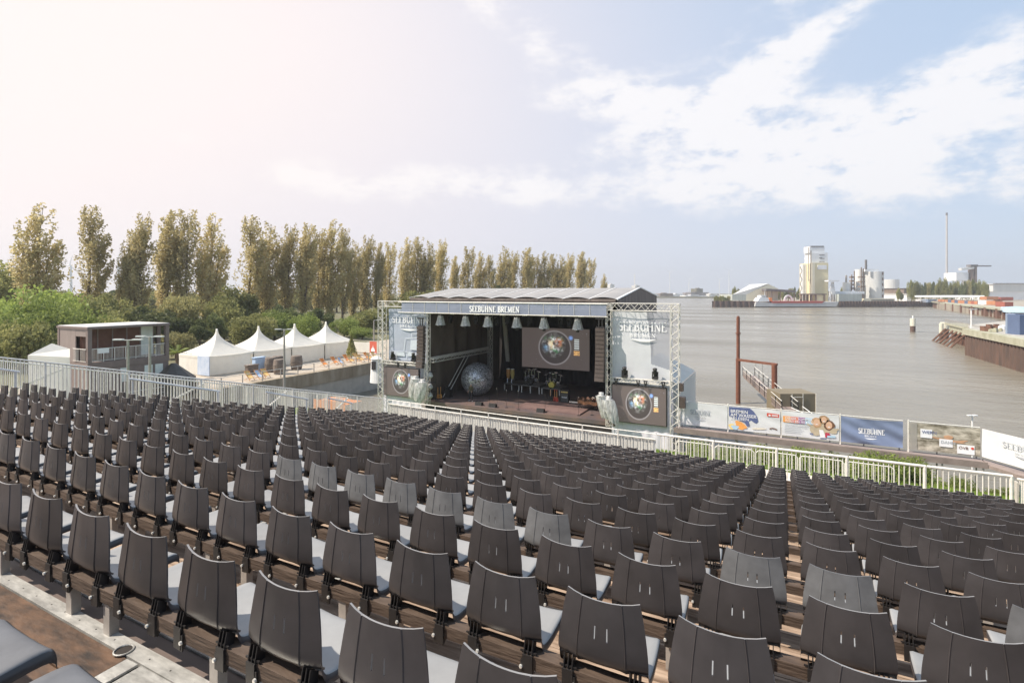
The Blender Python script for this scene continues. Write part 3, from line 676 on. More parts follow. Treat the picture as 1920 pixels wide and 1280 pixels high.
# LED screens
def screenmat():
    m = bpy.data.materials.new('led_picture'); m.use_nodes = True; t = m.node_tree; ns = t.nodes; ln = t.links; b = ns['Principled BSDF']
    tcn = ns.new('ShaderNodeTexCoord'); sp = ns.new('ShaderNodeSeparateXYZ'); ln.new(tcn.outputs['UV'], sp.inputs[0])
    def mm(op, a, b_=None, c=None):
        n = ns.new('ShaderNodeMath'); n.operation = op
        for i, v in enumerate((a, b_, c)):
            if v is None: continue
            if isinstance(v, (int, float)): n.inputs[i].default_value = v
            else: ln.new(v, n.inputs[i])
        return n.outputs[0]
    def mixc(f, a, c):
        n = ns.new('ShaderNodeMix'); n.data_type = 'RGBA'; ln.new(f, n.inputs[0])
        for i, v in ((6, a), (7, c)):
            if isinstance(v, tuple): n.inputs[i].default_value = (*v, 1)
            else: ln.new(v, n.inputs[i])
        return n.outputs[2]
    def mr(x, a, c): n = ns.new('ShaderNodeMapRange'); n.inputs[1].default_value = a; n.inputs[2].default_value = c; ln.new(x, n.inputs[0]); return n.outputs[0]
    def nz(s, d=5, off=0):
        n = ns.new('ShaderNodeTexNoise'); n.inputs['Scale'].default_value = s; n.inputs['Detail'].default_value = d; mp = ns.new('ShaderNodeMapping'); mp.inputs['Location'].default_value = (off, off*.7, 0); mp.inputs['Scale'].default_value = (1.75,1,1)
        ln.new(tcn.outputs['UV'], mp.inputs[0]); ln.new(mp.outputs[0], n.inputs['Vector']); return n.outputs[0]
    u, v = sp.outputs[0], sp.outputs[1]
    def dist(cu, cv, asp=1.75): a = mm('MULTIPLY', mm('SUBTRACT', u, cu), asp); c = mm('SUBTRACT', v, cv); return mm('POWER', mm('ADD', mm('MULTIPLY', a, a), mm('MULTIPLY', c, c)), .5)
    d = dist(.50, .52)
    col = mixc(mr(nz(30, 3), .70, .74), (.10,.08,.075), (.3,.3,.36))
    ring = mm('MULTIPLY', mr(mm('ABSOLUTE', mm('SUBTRACT', d, .41)), .03, 0.0), .5); col = mixc(ring, col, (.42,.40,.42))
    g = mixc(mr(nz(9, 8, 9), .35, .62), (.10,.11,.13), (.34,.33,.31)); g = mixc(mr(nz(7, 6, 17), .50, .66), g, (.07,.24,.10)); g = mixc(mr(dist(.44,.60), .16, .04), g, (.90,.72,.48)); g = mixc(mr(dist(.57,.66), .15, .03), g, (.80,.28,.14)); g = mixc(mr(nz(11, 7, 5), .52, .66), g, (.82,.84,.84)); g = mixc(mm('MULTIPLY', mr(dist(.36,.52), .14, .02), .85), g, (.25,.50,.80))
    inside = mm('MULTIPLY', mr(dist(.48, .60), .34, .14), mr(nz(8, 8, 21), .36, .56)); body = mr(d, .395, .385)
    col = mixc(body, col, (.055,.045,.045)); col = mixc(mm('MULTIPLY', body, inside), col, g)
    col = mixc(mr(dist(.735, .775), .07, .0), col, (.25,.45,1.0))
    bx = mm('MULTIPLY', mm('LESS_THAN', mm('ABSOLUTE', mm('SUBTRACT', u, .82)), .035), mm('LESS_THAN', mm('ABSOLUTE', mm('SUBTRACT', v, .62)), .13))
    col = mixc(mm('MULTIPLY', bx, mm('GREATER_THAN', mm('SINE', mm('MULTIPLY', v, 120.0)), -.2)), col, (.62,.66,.66)); 
    b2 = mm('MULTIPLY', mm('LESS_THAN', mm('ABSOLUTE', mm('SUBTRACT', u, .82)), .042), mm('LESS_THAN', mm('ABSOLUTE', mm('SUBTRACT', v, .41)), .055)); col = mixc(mm('MULTIPLY', b2, mr(nz(22, 2, 4), .30, .5)), col, (.75,.42,.16))
    ln.new(col, b.inputs['Base Color']); b.inputs['Roughness'].default_value = .5
    ln.new(col, b.inputs['Emission Color']); b.inputs['Emission Strength'].default_value = .5
    return m
m_led = screenmat()
def led(x0, x1, y, z0, z1, lab):
    t = thing('led_screen', lab, 'screen', (x0, y, z0)); mb = MB(); mb.box(x0, x1, y+.02, y+.25, z0, z1); mb.build('cabinet', m_dark, t)
    mb = MB(); mb.poly([(x0+.05,y,z0+.05),(x1-.05,y,z0+.05),(x1-.05,y,z1-.05),(x0+.05,y,z1-.05)]); o = mb.build('display', m_led, t)
    uv = o.data.uv_layers.new(name='UV')
    for i, c in enumerate(((0,0),(1,0),(1,1),(0,1))): uv.data[i].uv = c
    return t
led(onY(978, 57)[0], onY(1106, 57)[0], 57, HC-8.9, HC-4.15, 'large screen showing the globe above the band equipment at the back of the stage')
led(onY(719, YS-.1)[0], onY(785, YS-.1)[0], YS-.1, HC-10.7, HC-7.72, 'side screen showing the globe on the left of the stage')
led(onY(1147, YS-.1)[0], onY(1250, YS-.1)[0], YS-.1, HC-10.75, HC-7.65, 'side screen showing the globe on the right of the stage')
for a, b, lb in ((719, 790, 'left'), (1147, 1262, 'right')):
    x0, x1 = onY(a, YS+.2)[0], onY(b, YS+.2)[0]; mb = MB(); mb.truss((x0, YS-.1, HC-7.25), (x1, YS-.1, HC-7.25), .3, .4, r=.03); tag(mb.build('screen_truss', m_truss), 'short truss on top of the %s side screen' % lb, 'truss')
    mb = MB(); n = 28; mb.grid(lambda u, v: (x0+(x1-x0)*u, YS+.18+.03*sin(u*40), .5+(HC-7.9-.5)*v), 60, 3); tag(mb.build('skirt_cloth', mat('pale_blue_cloth_'+lb, (.70,.67,.75), .7, .1, 1), smooth=True), 'pale blue cloth hanging behind and under the %s side screen' % lb, 'cloth')
# moving lights
def moving_light(loc, lab, up=True):
    s = 1 if up else -1; t = thing('moving_light', lab, 'stage light', loc, 0, 'moving lights on the side screens' if up else 'stage lights under the roof'); x, y, z = loc
    mb = MB(); mb.box(x-.22, x+.22, y-.2, y+.2, z if up else z-.22, z+.2 if up else z); mb.build('base', m_dark, t)
    zc = z+s*.5; mb = MB(); mb.box(x-.24, x-.17, y-.08, y+.08, min(z+s*.15, zc+s*.1), max(z+s*.15, zc+s*.1)); mb.box(x+.17, x+.24, y-.08, y+.08, min(z+s*.15, zc+s*.1), max(z+s*.15, zc+s*.1)); mb.build('yoke', m_dark, t)
    mb = MB(); mb.lathe((x, y-.0, zc), [(0,-.34),(.13,-.3),(.16,-.05),(.15,.22),(.19,.3),(.17,.36),(0,.36)], 12, R=Matrix.Rotation(.3 if up else pi-.25, 3, 'X')); mb.build('head', m_dark, t, smooth=True); return t
for px, z, lab in ((738, HC-7.0, 'left light on the left side screen'), (777, HC-7.0, 'right light on the left side screen'), (1172, HC-7.05, 'left light on the right side screen'), (1229, HC-7.0, 'right light on the right side screen')):
    x = onY(px, YS)[0]; moving_light((x, YS-.1, z), 'black moving head stage light, %s' % lab)
for px, n in ((1198, 1), (1212, 2), (1245, 3), (1157, 4), (750, 5), (763, 6)):
    x = onY(px, YS)[0]; mb = MB(); mb.tube((x, YS-.3, HC-7.7), (x-.12, YS-.3, HC-7.15), .05, 6); mb.tube((x, YS-.3, HC-7.7), (x+.12, YS-.3, HC-7.15), .05, 6); mb.tube((x-.15, YS-.3, HC-7.18), (x+.15, YS-.3, HC-7.18), .035, 6)
    tag(mb.build('truss_clamp', m_dark), 'black hanging clamp on the side screen truss, %s of six' % ordw(n), 'clamp', 'clamps on the screen trusses')
m_bag = mat('clear_rain_bag', (.58,.58,.58), .2, .35, 5, stretch=(2,2,.5), contrast=1.8, alpha=.8, trans=.2, bump=1.0, bscale=3)
for i, px in enumerate((826, 873, 915, 969, 1020, 1083)):
    x, z_ = onY(px, YS+.6); zz = HC-2.35; t = thing('bagged_light', 'stage light under a clear bell shaped rain bag, %s from the left under the roof' % ordw(i+1), 'stage light', (x, YS+.6, zz), 0, 'bagged lights under the roof')
    def bell(u, v, x=x, zz=zz): a = 2*pi*u; r = (.26+.24*v**1.3)*(1+.07*sin(7*a+i)); return (x+r*cos(a), YS+.6+r*sin(a), zz-.95*v+.03*sin(5*a))
    mb = MB(); mb.grid(bell, 28, 6); mb.build('rain_bag', m_bag, t, smooth=True)
    mb = MB(); mb.box(x-.22, x+.22, YS+.4, YS+.8, zz-.1, zz+.12); mb.lathe((x, YS+.6, zz-1.2), [(0,0),(.14,.02),(.17,.3),(.12,.7),(0,.75)], 12); mb.build('lamp', m_dark, t)
for i, px in enumerate((845, 893, 931, 951, 993, 1052, 1068)):
    x, z_ = onY(px, YS+3.2); moving_light((x, YS+3.2, HC-2.45), 'dark moving light hanging under the roof, %s from the left between bagged lights' % ordw(i+1), False)
for i, px in enumerate((808, 849, 895, 943, 985, 1038, 1090)):
    x, z_ = onY(px, YS+.4); mb = MB()
    for d in (-.16, .02, .2): mb.lathe((x+d, YS+.35, HC-2.12), [(0,0),(.07,0),(.08,.12),(0,.14)], 10, R=Matrix.Rotation(pi/2, 3, 'X'))
    tag(mb.build('blinder_lamp', mat('lamp_glass%d' % 0, (.8,.8,.78), .2, .05) if i == 0 else bpy.data.materials['lamp_glass0']), 'small cluster of pale blinder lamps on the roof truss, %s from left' % ordw(i+1), 'lamp', 'blinder lamps on the roof truss')
# line arrays
m_pa = mat('brown_black_speaker_grille', (.075,.055,.048), .6, .2, 4)
def line_array(px, ztop, n, lab, bend):
    x, _ = onY(px, YS-.55); t = thing('line_array', lab, 'loudspeaker', (x, YS-.55, ztop)); y = YS-.55; z = ztop; a = 0; xx = x
    mb = MB(); mb.box(x-.35, x+.35, y-.1, y+.1, z+.02, z+.10); mb.box(x-.18, x-.1, y-.04, y+.04, z+.1, z+.75); mb.box(x+.1, x+.18, y-.04, y+.04, z+.1, z+.75); mb.box(x-.45, x+.3, y-.06, y+.06, z+.72, z+.85); mb.build('rigging', m_dark, t)
    hgt = .345
    for k in range(n):
        mb = MB(); R = Matrix.Rotation(-a, 3, 'X'); c = Vector((xx, y, z))+R@Vector((0,0,-hgt/2)); mb.obox(c, .78-.0, .42, hgt-.03, R); mb.obox(c+R@Vector((0,-.215,0)), .70, .02, hgt-.08, R)
        mb.build('cabinet', m_pa, t); p = Vector((xx, y, z))+R@Vector((0,0,-hgt)); y, z = p.y, p.z; a += bend*(k/n)
line_array(790, HC-3.4, 12, 'curved black line array of speakers hanging at the left stage tower', .04)
line_array(1126, HC-3.0, 13, 'curved black line array of speakers hanging at the right stage tower', .04)
# ------------------------------------------------------------------ on stage
def pt(px, y): x, z = onY(px, y); return x
m_mirror = mat('mirror_glint_tiles', (.09,.085,.09), .3, .5, 9, col2=(.62,.62,.66), metal=.45, contrast=2.5, detail=8)  # high-contrast noise paints the sparkle of reflections into the tile colour
xb = pt(895, 48.6); mb = MB(); n = 36; m_ = 24
mb.lathe((xb, 48.6, ZF+1.72), [(1.72*sin(pi*k/m_), -1.72*cos(pi*k/m_)) for k in range(m_+1)], n)
rb = random.Random(5); R_ = [(rb.uniform(-1,1)*.035) for _ in range(400)]
mb.v = [(xb+(x-xb)*(1+rb.uniform(-.02,.02)), 48.6+(y-48.6)*(1+rb.uniform(-.02,.02)), z) for x, y, z in mb.v]
tag(mb.build('mirror_ball', m_mirror), 'giant silver mirror ball standing on the left half of the stage floor', 'mirror ball')
m_skin = mat('skin', (.45,.26,.18), .5, .08); m_hair = mat('grey_fair_hair', (.42,.38,.33), .7, .2, 20); m_shirt = mat('patterned_dark_jacket', (.03,.028,.025), .8, .4, 8, col2=(.16,.13,.05), contrast=1.6); m_trous = mat('black_trousers', (.018,.018,.02), .8, .2); m_shoe = mat('white_shoe', (.7,.68,.66), .6, .1)
def person(x, y, z, lab):
    t = thing('person', lab, 'person', (x, y, z))
    J = {'pel':(0,0,.95,.13),'w':(0,.01,1.12,.125),'ch':(0,0,1.33,.15),'nk':(0,0,1.50,.055),'hd':(0,-.01,1.60,.085),'ht':(0,.0,1.72,.075),
         'ls':(-.18,0,1.42,.06),'le':(-.27,.02,1.14,.045),'lw':(-.26,-.13,.93,.032),'rs':(.18,0,1.42,.06),'re':(.26,.02,1.15,.045),'rw':(.20,-.16,1.02,.032),
         'lh':(-.10,0,.90,.095),'lk':(-.14,-.03,.50,.065),'la':(-.17,.05,.09,.045),'lt':(-.19,-.12,.04,.035),'rh':(.10,0,.90,.095),'rk':(.15,-.06,.50,.065),'ra':(.22,-.02,.09,.045),'rt':(.25,-.18,.04,.035)}
    E = [('pel','w'),('w','ch'),('ch','nk'),('nk','hd'),('hd','ht'),('ch','ls'),('ls','le'),('le','lw'),('ch','rs'),('rs','re'),('re','rw'),('pel','lh'),('lh','lk'),('lk','la'),('la','lt'),('pel','rh'),('rh','rk'),('rk','ra'),('ra','rt')]
    for w_, sg in (('lw', -1), ('rw', 1)):
        for k in range(4):
            J[w_+str(k)] = (J[w_][0]+sg*(.012*(k-1.5)), J[w_][1]-.05, J[w_][2]-.05, .010); J[w_+str(k)+'b'] = (J[w_][0]+sg*(.014*(k-1.5)), J[w_][1]-.06+.01*abs(k-1.5), J[w_][2]-.085, .009); E += [(w_, w_+str(k)), (w_+str(k), w_+str(k)+'b')]
        J[w_+'t'] = (J[w_][0]-sg*.035, J[w_][1]-.03, J[w_][2]-.035, .010); E.append((w_, w_+'t'))
    names = list(J); me = bpy.data.meshes.new('body'); me.from_pydata([J[k][:3] for k in names], [(names.index(a), names.index(b)) for a, b in E], [])
    o = bpy.data.objects.new('body', me); C.objects.link(o); sk_ = o.modifiers.new('s', 'SKIN'); 
    for i, k in enumerate(names): me.skin_vertices[0].data[i].radius = (J[k][3], J[k][3])
    me.skin_vertices[0].data[0].use_root = True; o.modifiers.new('u', 'SUBSURF').levels = 1
    bpy.context.view_layer.update(); dg = bpy.context.evaluated_depsgraph_get(); m2 = bpy.data.meshes.new_from_object(o.evaluated_get(dg)); bpy.data.objects.remove(o)
    for q in (m_skin, m_shirt, m_trous, m_shoe): m2.materials.append(q)
    for p in m2.polygons:
        c = p.center; p.use_smooth = True
        p.material_index = 3 if c.z < .10 else 2 if c.z < .97 and abs(c.x) < .24 and c.y > -.12 or c.z < .9 and c.z > .1 and abs(c.x) < .25 else 0 if (c.z > 1.49 or c.z < 1.06 and abs(c.x) > .15) else 1
    part_of(m2, 'body', t)
    mb = MB(); mb.lathe((0,.015,1.66), [(0,.115),(.06,.10),(.095,.05),(.1,-.02),(.085,-.06)], 12); mb.build('hair', m_hair, t, smooth=True, shift=False)
    f = MB(); f.lathe((0,-.105,1.63), [(.018,-.02),(.01,.03)], 5); 
    for s in (-.035, .035): f.obox((s, -.092, 1.655), .018, .01, .01)
    f.obox((0, -.093, 1.585), .04, .008, .008); f.build('face_features', mat('dark_features', (.12,.06,.05), .6), t, shift=False)
person(pt(883, 45.6), 45.6, ZF, 'person in dark patterned jacket and white shoes standing before the mirror ball')
m_wood_l = mat('honey_drum_wood', (.55,.27,.09), .4, .15, 5); m_yellow = mat('yellow_drum_wood', (.55,.42,.14), .4, .15, 5); m_chrome = mat('chrome', (.75,.75,.77), .2, .2, 20, metal=.8); m_skinw = mat('drum_skin', (.75,.73,.68), .6, .05)
m_riserm = mat('riser_deck', (.12,.11,.10), .6, .2)
def riser(px0, px1, y, h, n):
    x0, x1 = pt(px0, y), pt(px1, y); t = thing('riser', 'low black riser on pale legs carrying the instruments, %s from the left' % n, 'riser', (x0, y, ZF), 0, 'risers on the stage')
    mb = MB(); mb.box(x0, x1, y, y+2.4, ZF+h-.12, ZF+h); mb.build('deck', m_riserm, t)
    for x in (x0+.1, (x0+x1)/2, x1-.1): mb = MB(); mb.box(x-.05, x+.05, y+.05, y+.15, ZF, ZF+h-.12); mb.build('leg', m_truss, t)
    return ZF+h
z1_ = riser(944, 974, 52.6, .75, 'first'); z2_ = riser(976, 1012, 52.0, .85, 'second'); z3_ = riser(1014, 1050, 52.2, .7, 'third')
for i, (px, m) in enumerate(((953, m_wood_l), (961, m_yellow))):
    x = pt(px, 53.2); t = thing('conga_drum', '%s conga drum with white skin on the left riser' % ('orange brown', 'pale yellow')[i], 'drum', (x, 53.2, z1_), 0, 'conga drums')
    mb = MB(); mb.lathe((x, 53.2, z1_+.45), [(.13,0),(.20,.3),(.24,.6),(.22,.9),(.20,1.05)], 16); mb.build('shell', m, t, smooth=True)
    mb = MB(); mb.lathe((x, 53.2, z1_+1.5), [(.21,0),(.21,.05),(0,.06)], 16); mb.build('drum_skin', m_skinw, t)
    mb = MB(); [mb.tube((x+.25*cos(a), 53.2+.25*sin(a), z1_), (x+.14*cos(a), 53.2+.14*sin(a), z1_+.5), .02, 5) for a in (.5, 2.6, 4.7)]; mb.build('stand', m_chrome, t)
def drumkit(px, y, z, lab, bassm):
    x = pt(px, y+1); yy = y+1; t = thing('drum_kit', lab, 'drum kit', (x, yy, z))
    mb = MB(); mb.lathe((x, yy-.3, z+.36), [(0,-.22),(.33,-.22),(.33,.22),(0,.22)], 20, R=Matrix.Rotation(pi/2, 3, 'X')); mb.build('bass_drum', bassm, t)
    for dx, dz in ((-.3,.85), (.22,.85), (.62,.5), (-.62,.55)): mb = MB(); mb.lathe((x+dx, yy-.2, z+dz), [(.17,-.14),(.17,.12),(0,.125)], 14, R=Matrix.Rotation(.35, 3, 'X')); mb.build('tom', m_chrome, t)
    for dx, dz in ((-.8,1.35), (-.35,1.6), (.35,1.65), (.85,1.4), (.0,1.5)):
        mb = MB(); mb.lathe((x+dx, yy, z+dz), [(0,.03),(.24,-.01),(.25,-.02)], 18, R=Matrix.Rotation(.3*dx, 3, 'Y')); mb.build('cymbal', m_chrome, t)
        mb = MB(); mb.tube((x+dx*.9, yy, z), (x+dx, yy, z+dz), .015, 5); mb.build('stand', m_chrome, t)
drumkit(997, 52.0, z2_, 'chrome drum kit with many cymbals on the middle riser', m_dark); drumkit(1037, 52.2, z3_-.1, 'drum kit with a big yellow bass drum front on the right riser', mat('yellow_drum_head', (.75,.60,.12), .5, .1))
x = pt(1058, 49.0); t = thing('guitar_amplifier', 'tall black guitar amplifier stack with white script name on its grille', 'amplifier', (x, 49, ZF)); mb = MB(); mb.box(x-.42, x+.42, 49, 49.45, ZF+.05, ZF+.95); mb.build('cabinet', m_dark, t); mb = MB(); mb.box(x-.38, x+.38, 48.985, 48.998, ZF+.12, ZF+.90); mb.build('grille', mat('grey_grille', (.10,.10,.09), .8, .2, 30), t); mb = MB(); mb.box(x-.42, x+.42, 49.02, 49.4, ZF+.96, ZF+1.28); mb.build('amp_head', m_dark, t); mb = MB(); mb.box(x-.36, x+.36, 48.995, 49.015, ZF+1.0, ZF+1.12); mb.build('control_panel', m_yellow, t)
sans('Marshall', frameY(x-.26, 48.97, ZF+.52), 0, 0, .16, m_letter, t, bold=.04)
def guitar(px, y, lab, m, lean=.25):
    x = pt(px, y); t = thing('electric_guitar', lab, 'guitar', (x, y, ZF), 0, 'guitars on stands'); mb = MB(); mb.prism([(x-.18,y,ZF+.22),(x-.10,y,ZF+.12),(x+.10,y,ZF+.12),(x+.18,y,ZF+.25),(x+.11,y,ZF+.38),(x+.15,y,ZF+.52),(x+.05,y,ZF+.56),(x-.05,y,ZF+.56),(x-.15,y,ZF+.50),(x-.10,y,ZF+.37)], (0,.05,0)); mb.build('body', m, t)
    mb = MB(); mb.box(x-.028, x+.028, y-.01, y+.02, ZF+.5, ZF+1.12); mb.build('neck', m_wood_l, t); mb = MB(); mb.box(x-.04, x+.045, y-.01, y+.02, ZF+1.12, ZF+1.27); mb.build('headstock', m, t); mb = MB(); mb.tube((x-.15,y+.2,ZF),(x,y+.06,ZF+.5),.012,5); mb.tube((x+.15,y+.2,ZF),(x,y+.06,ZF+.5),.012,5); mb.build('stand', m_dark, t)
m_red = mat('red_guitar_lacquer', (.42,.05,.03), .25, .1); m_brownl = mat('sunburst_lacquer', (.40,.16,.04), .3, .3, 5)
guitar(821, 44.7, 'brown electric guitar on a stand by the left stage tower, nearer the tower', m_brownl); guitar(826, 44.9, 'honey coloured bass guitar on a stand by the left stage tower, farther from the tower', m_wood_l)
guitar(1040, 48.9, 'red electric guitar left of its red neighbour beside the amplifier', m_red); guitar(1044, 48.7, 'red electric guitar directly beside the amplifier', m_red); guitar(1032, 49.3, 'dark electric guitar leaning before the yellow drum', m_dark)
for i, (px, y, h) in enumerate(((895,44.5,1.6),(907,44.4,1.65),(918,44.6,1.6),(932,44.2,1.75),(950,44.6,1.6),(972,44.3,1.7),(1022,44.6,1.6),(1085,44.6,1.6),(1110,45.3,1.5))):
    x = pt(px, y); t = thing('microphone_stand', 'slim black microphone stand on the stage floor, %s from the left' % ordw(i+1), 'microphone stand', (x, y, ZF), 0, 'microphone stands')
    mb = MB(); mb.tube((x,y,ZF+.03),(x,y,ZF+h),.014,6); mb.build('pole', m_dark, t); mb = MB(); mb.lathe((x,y,ZF),[(0,.03),(.15,.025),(.16,0)],14); mb.build('base', m_dark, t); mb = MB(); mb.lathe((x,y-.02,ZF+h),[(0,.12),(.03,.09),(.03,.04),(.015,0)],8,R=Matrix.Rotation(.8,3,'X')); mb.build('microphone', m_chrome, t)
for i, (px, y) in enumerate(((896,44.1),(922,44.0),(1012,44.1))):
    x = pt(px, y); t = thing('monitor_wedge', 'black monitor wedge at the stage edge, %s from the left' % ordw(i+1), 'monitor speaker', (x, y, ZF), 0, 'monitor wedges'); mb = MB(); mb.prism([(x-.35,y,ZF),(x-.35,y+.45,ZF),(x-.35,y+.4,ZF+.30),(x-.35,y+.08,ZF+.36)], (.7,0,0)); mb.build('cabinet', m_dark, t); mb = MB(); mb.poly([(x-.3,y+.47,ZF+.05),(x+.3,y+.47,ZF+.05),(x+.3,y+.42,ZF+.27),(x-.3,y+.42,ZF+.27)]); mb.build('grille', m_pa, t)
x = pt(1103, 47.2); t = thing('percussion_table', 'brown covered percussion table with dark legs at the right of the stage', 'percussion table', (x, 47.2, ZF)); mb = MB(); mb.grid(lambda u, v: (x-.9+1.9*u, 46.8+.9*v, ZF+.95+.16*sin(7*u+1)*sin(5*v)+.12*sin(17*u+9*v)), 18, 8); mb.grid(lambda u, v: (x-.9+1.9*u, 46.79, ZF+.55+.35*v+.05*sin(13*u)), 18, 3); mb.build('cover', mat('brown_glossy_cover', (.17,.08,.045), .3, .5, 4, contrast=1.5), t)
for dx in (-.8, .8): mb = MB(); mb.bar((x+dx-.3, 47, ZF), (x+dx+.3, 47.3, ZF+.85), .04); mb.bar((x+dx+.3, 47, ZF), (x+dx-.3, 47.3, ZF+.85), .04); mb.build('leg', m_dark, t)
x = pt(1080, 48.4); mb = MB(); mb.box(x-.7, x+.9, 48.4, 49.0, ZF+.02, ZF+.42); mb.box(x-.7,x+.9,48.38,48.4,ZF+.25,ZF+.36,1); tag(mb.build('flight_case', [m_dark, m_truss]), 'low flight case with a silver band right of the amplifier', 'flight case')
x = pt(830, 45.4); mb = MB(); mb.box(x-.3, x+.5, 46, 46.5, ZF, ZF+.8); mb.box(x-.1,x+.3,46,46.4,ZF+.81,ZF+1.1); tag(mb.build('equipment_rack', m_dark), 'black equipment rack near the left stage tower behind the guitars', 'rack')
# plastic wrapped delay speakers on the inner towers
for px0, px1, zt, zb, lab in ((772,800,HC-8.6,HC-10.5,'white plastic rain covers wrapped on the left stage tower'),(1119,1150,HC-8.6,HC-10.4,'white plastic rain covers wrapped on the right stage tower')):
    t = thing('wrapped_speaker', lab, 'rain cover', (pt(px0, YS-.8), YS-.8, zb)); xa, xb_ = pt(px0, YS-.8), pt(px1, YS-.8); mid = (xa+xb_)/2
    for k, (u0, u1, sh) in enumerate(((xa, mid+.04, 0), (mid-.04, xb_, -.25))):
        mb = MB(); cx = (u0+u1)/2; rw = (u1-u0)/2
        def sack(u, v, cx=cx, rw=rw, sh=sh, zt=zt, zb=zb, k=k): a = 2*pi*u; r = rw*(.62+.62*sin(pi*(.10+.62*v))+.16*sin(3*a+2*v+k)+.10*sin(7*a-4*v)); s_ = (1 if 'right' in lab else -1)*.42*(1-v); return (cx+1.15*r*cos(a)+s_, YS-.75-.2*k+.6*r*sin(a), zb+(zt-zb)*v+sh+.12*sin(2*a)*(1-v))
        mb.grid(sack, 24, 8); mb.lathe((cx, YS-.75, zt+sh), [(rw*1.0,0),(rw*.55,.10),(rw*.6,.28),(0,.32)], 14); mb.build('rain_cover', m_bag, t, smooth=True)
# box light tower near left stage
for i, z in enumerate((HC-7.9, HC-9.0, HC-9.9)):
    x = pt(809, YS+.3); mb = MB(); mb.box(x-.45, x+.4, YS+.1, YS+.5, z-.02, z+.03); mb.lathe((x, YS+.1, z-.6), [(0,.55),(.16,.45),(.30,.12),(.12,-.05),(0,-.12)], 10, 1); tag(mb.build('bagged_lamp', [m_dark, m_bag]), 'lamp in a clear bag on the pole beside the left tower, %s from top' % ordw(i+1), 'stage light', 'lamps stacked by the left tower')
mb = MB(); x = pt(809, YS+.3); mb.tube((x+.45, YS+.35, ZF), (x+.45, YS+.35, HC-7.6), .04); tag(mb.build('lamp_pole', m_dark), 'black pole carrying the stacked lamps beside the left tower', 'pole')
# small hanging speaker on the right tower and a white box left
x = pt(1278, YS-.3)
for dx, za, zb, w in ((.26, HC-9.1, HC-8.25, 'lower'), (.1, HC-7.8, HC-7.2, 'upper')): mb = MB(); mb.box(x-.22, x+dx, YS-.3, YS+.15, za, zb); tag(mb.build('small_speaker', m_pa), 'small dark speaker box hung beside the right truss tower, the %s one' % w, 'loudspeaker')
mb = MB(); x = pt(706, YS+8); mb.grid(lambda u, v: (x+.75*cos(2*pi*u)*(1+.3*(1-v)), YS+8+.5*sin(2*pi*u), HC-11.3+3.0*v), 16, 6); mb.box(x-.3, x+.3, YS+7.4, YS+7.5, HC-9.6, HC-8.6, 1); mb.lathe((x,YS+8,HC-8.3),[(.75,0),(.3,.3),(0,.32)],16); tag(mb.build('covered_speaker', [m_white, m_dark]), 'white covered speaker standing left of the stage tower over the basin', 'loudspeaker')
# ------------------------------------------------------------------ trees
rt = random.Random(11)
def leafmat(name, c1, c2, tr=.38, rnd=.3):
    return mat(name, c1, .55, .2, .35, col2=c2, trans=tr, rnd=rnd, spec=.25, detail=3)
m_pop = leafmat('poplar_leaves', (.46,.40,.19), (.66,.56,.31), .55, .14)
m_bush = leafmat('bush_leaves', (.20,.215,.08), (.42,.40,.16), .45)
m_lime = leafmat('bright_green_leaves', (.20,.25,.06), (.34,.40,.12), .45)
m_bark = mat('bark', (.13,.095,.065), .9, .3, 3)
m_far_leaf = leafmat('distant_leaves', (.06,.07,.035), (.12,.125,.06), .3)
def leaf(v, f, c, s, rn, vert=.5):
    n = Vector((rn.gauss(0,1), rn.gauss(0,1), rn.gauss(0,1)*vert)).normalized(); a = n.orthogonal().normalized(); b = n.cross(a)
    th = rn.random()*pi; a, b = a*cos(th)+b*sin(th), -a*sin(th)+b*cos(th)
    k = len(v); a *= s; b *= s*.62
    v += [tuple(c-a), tuple(c-b*.8+a*.1), tuple(c+a), tuple(c+b)]; f.append((k, k+1, k+2, k+3))
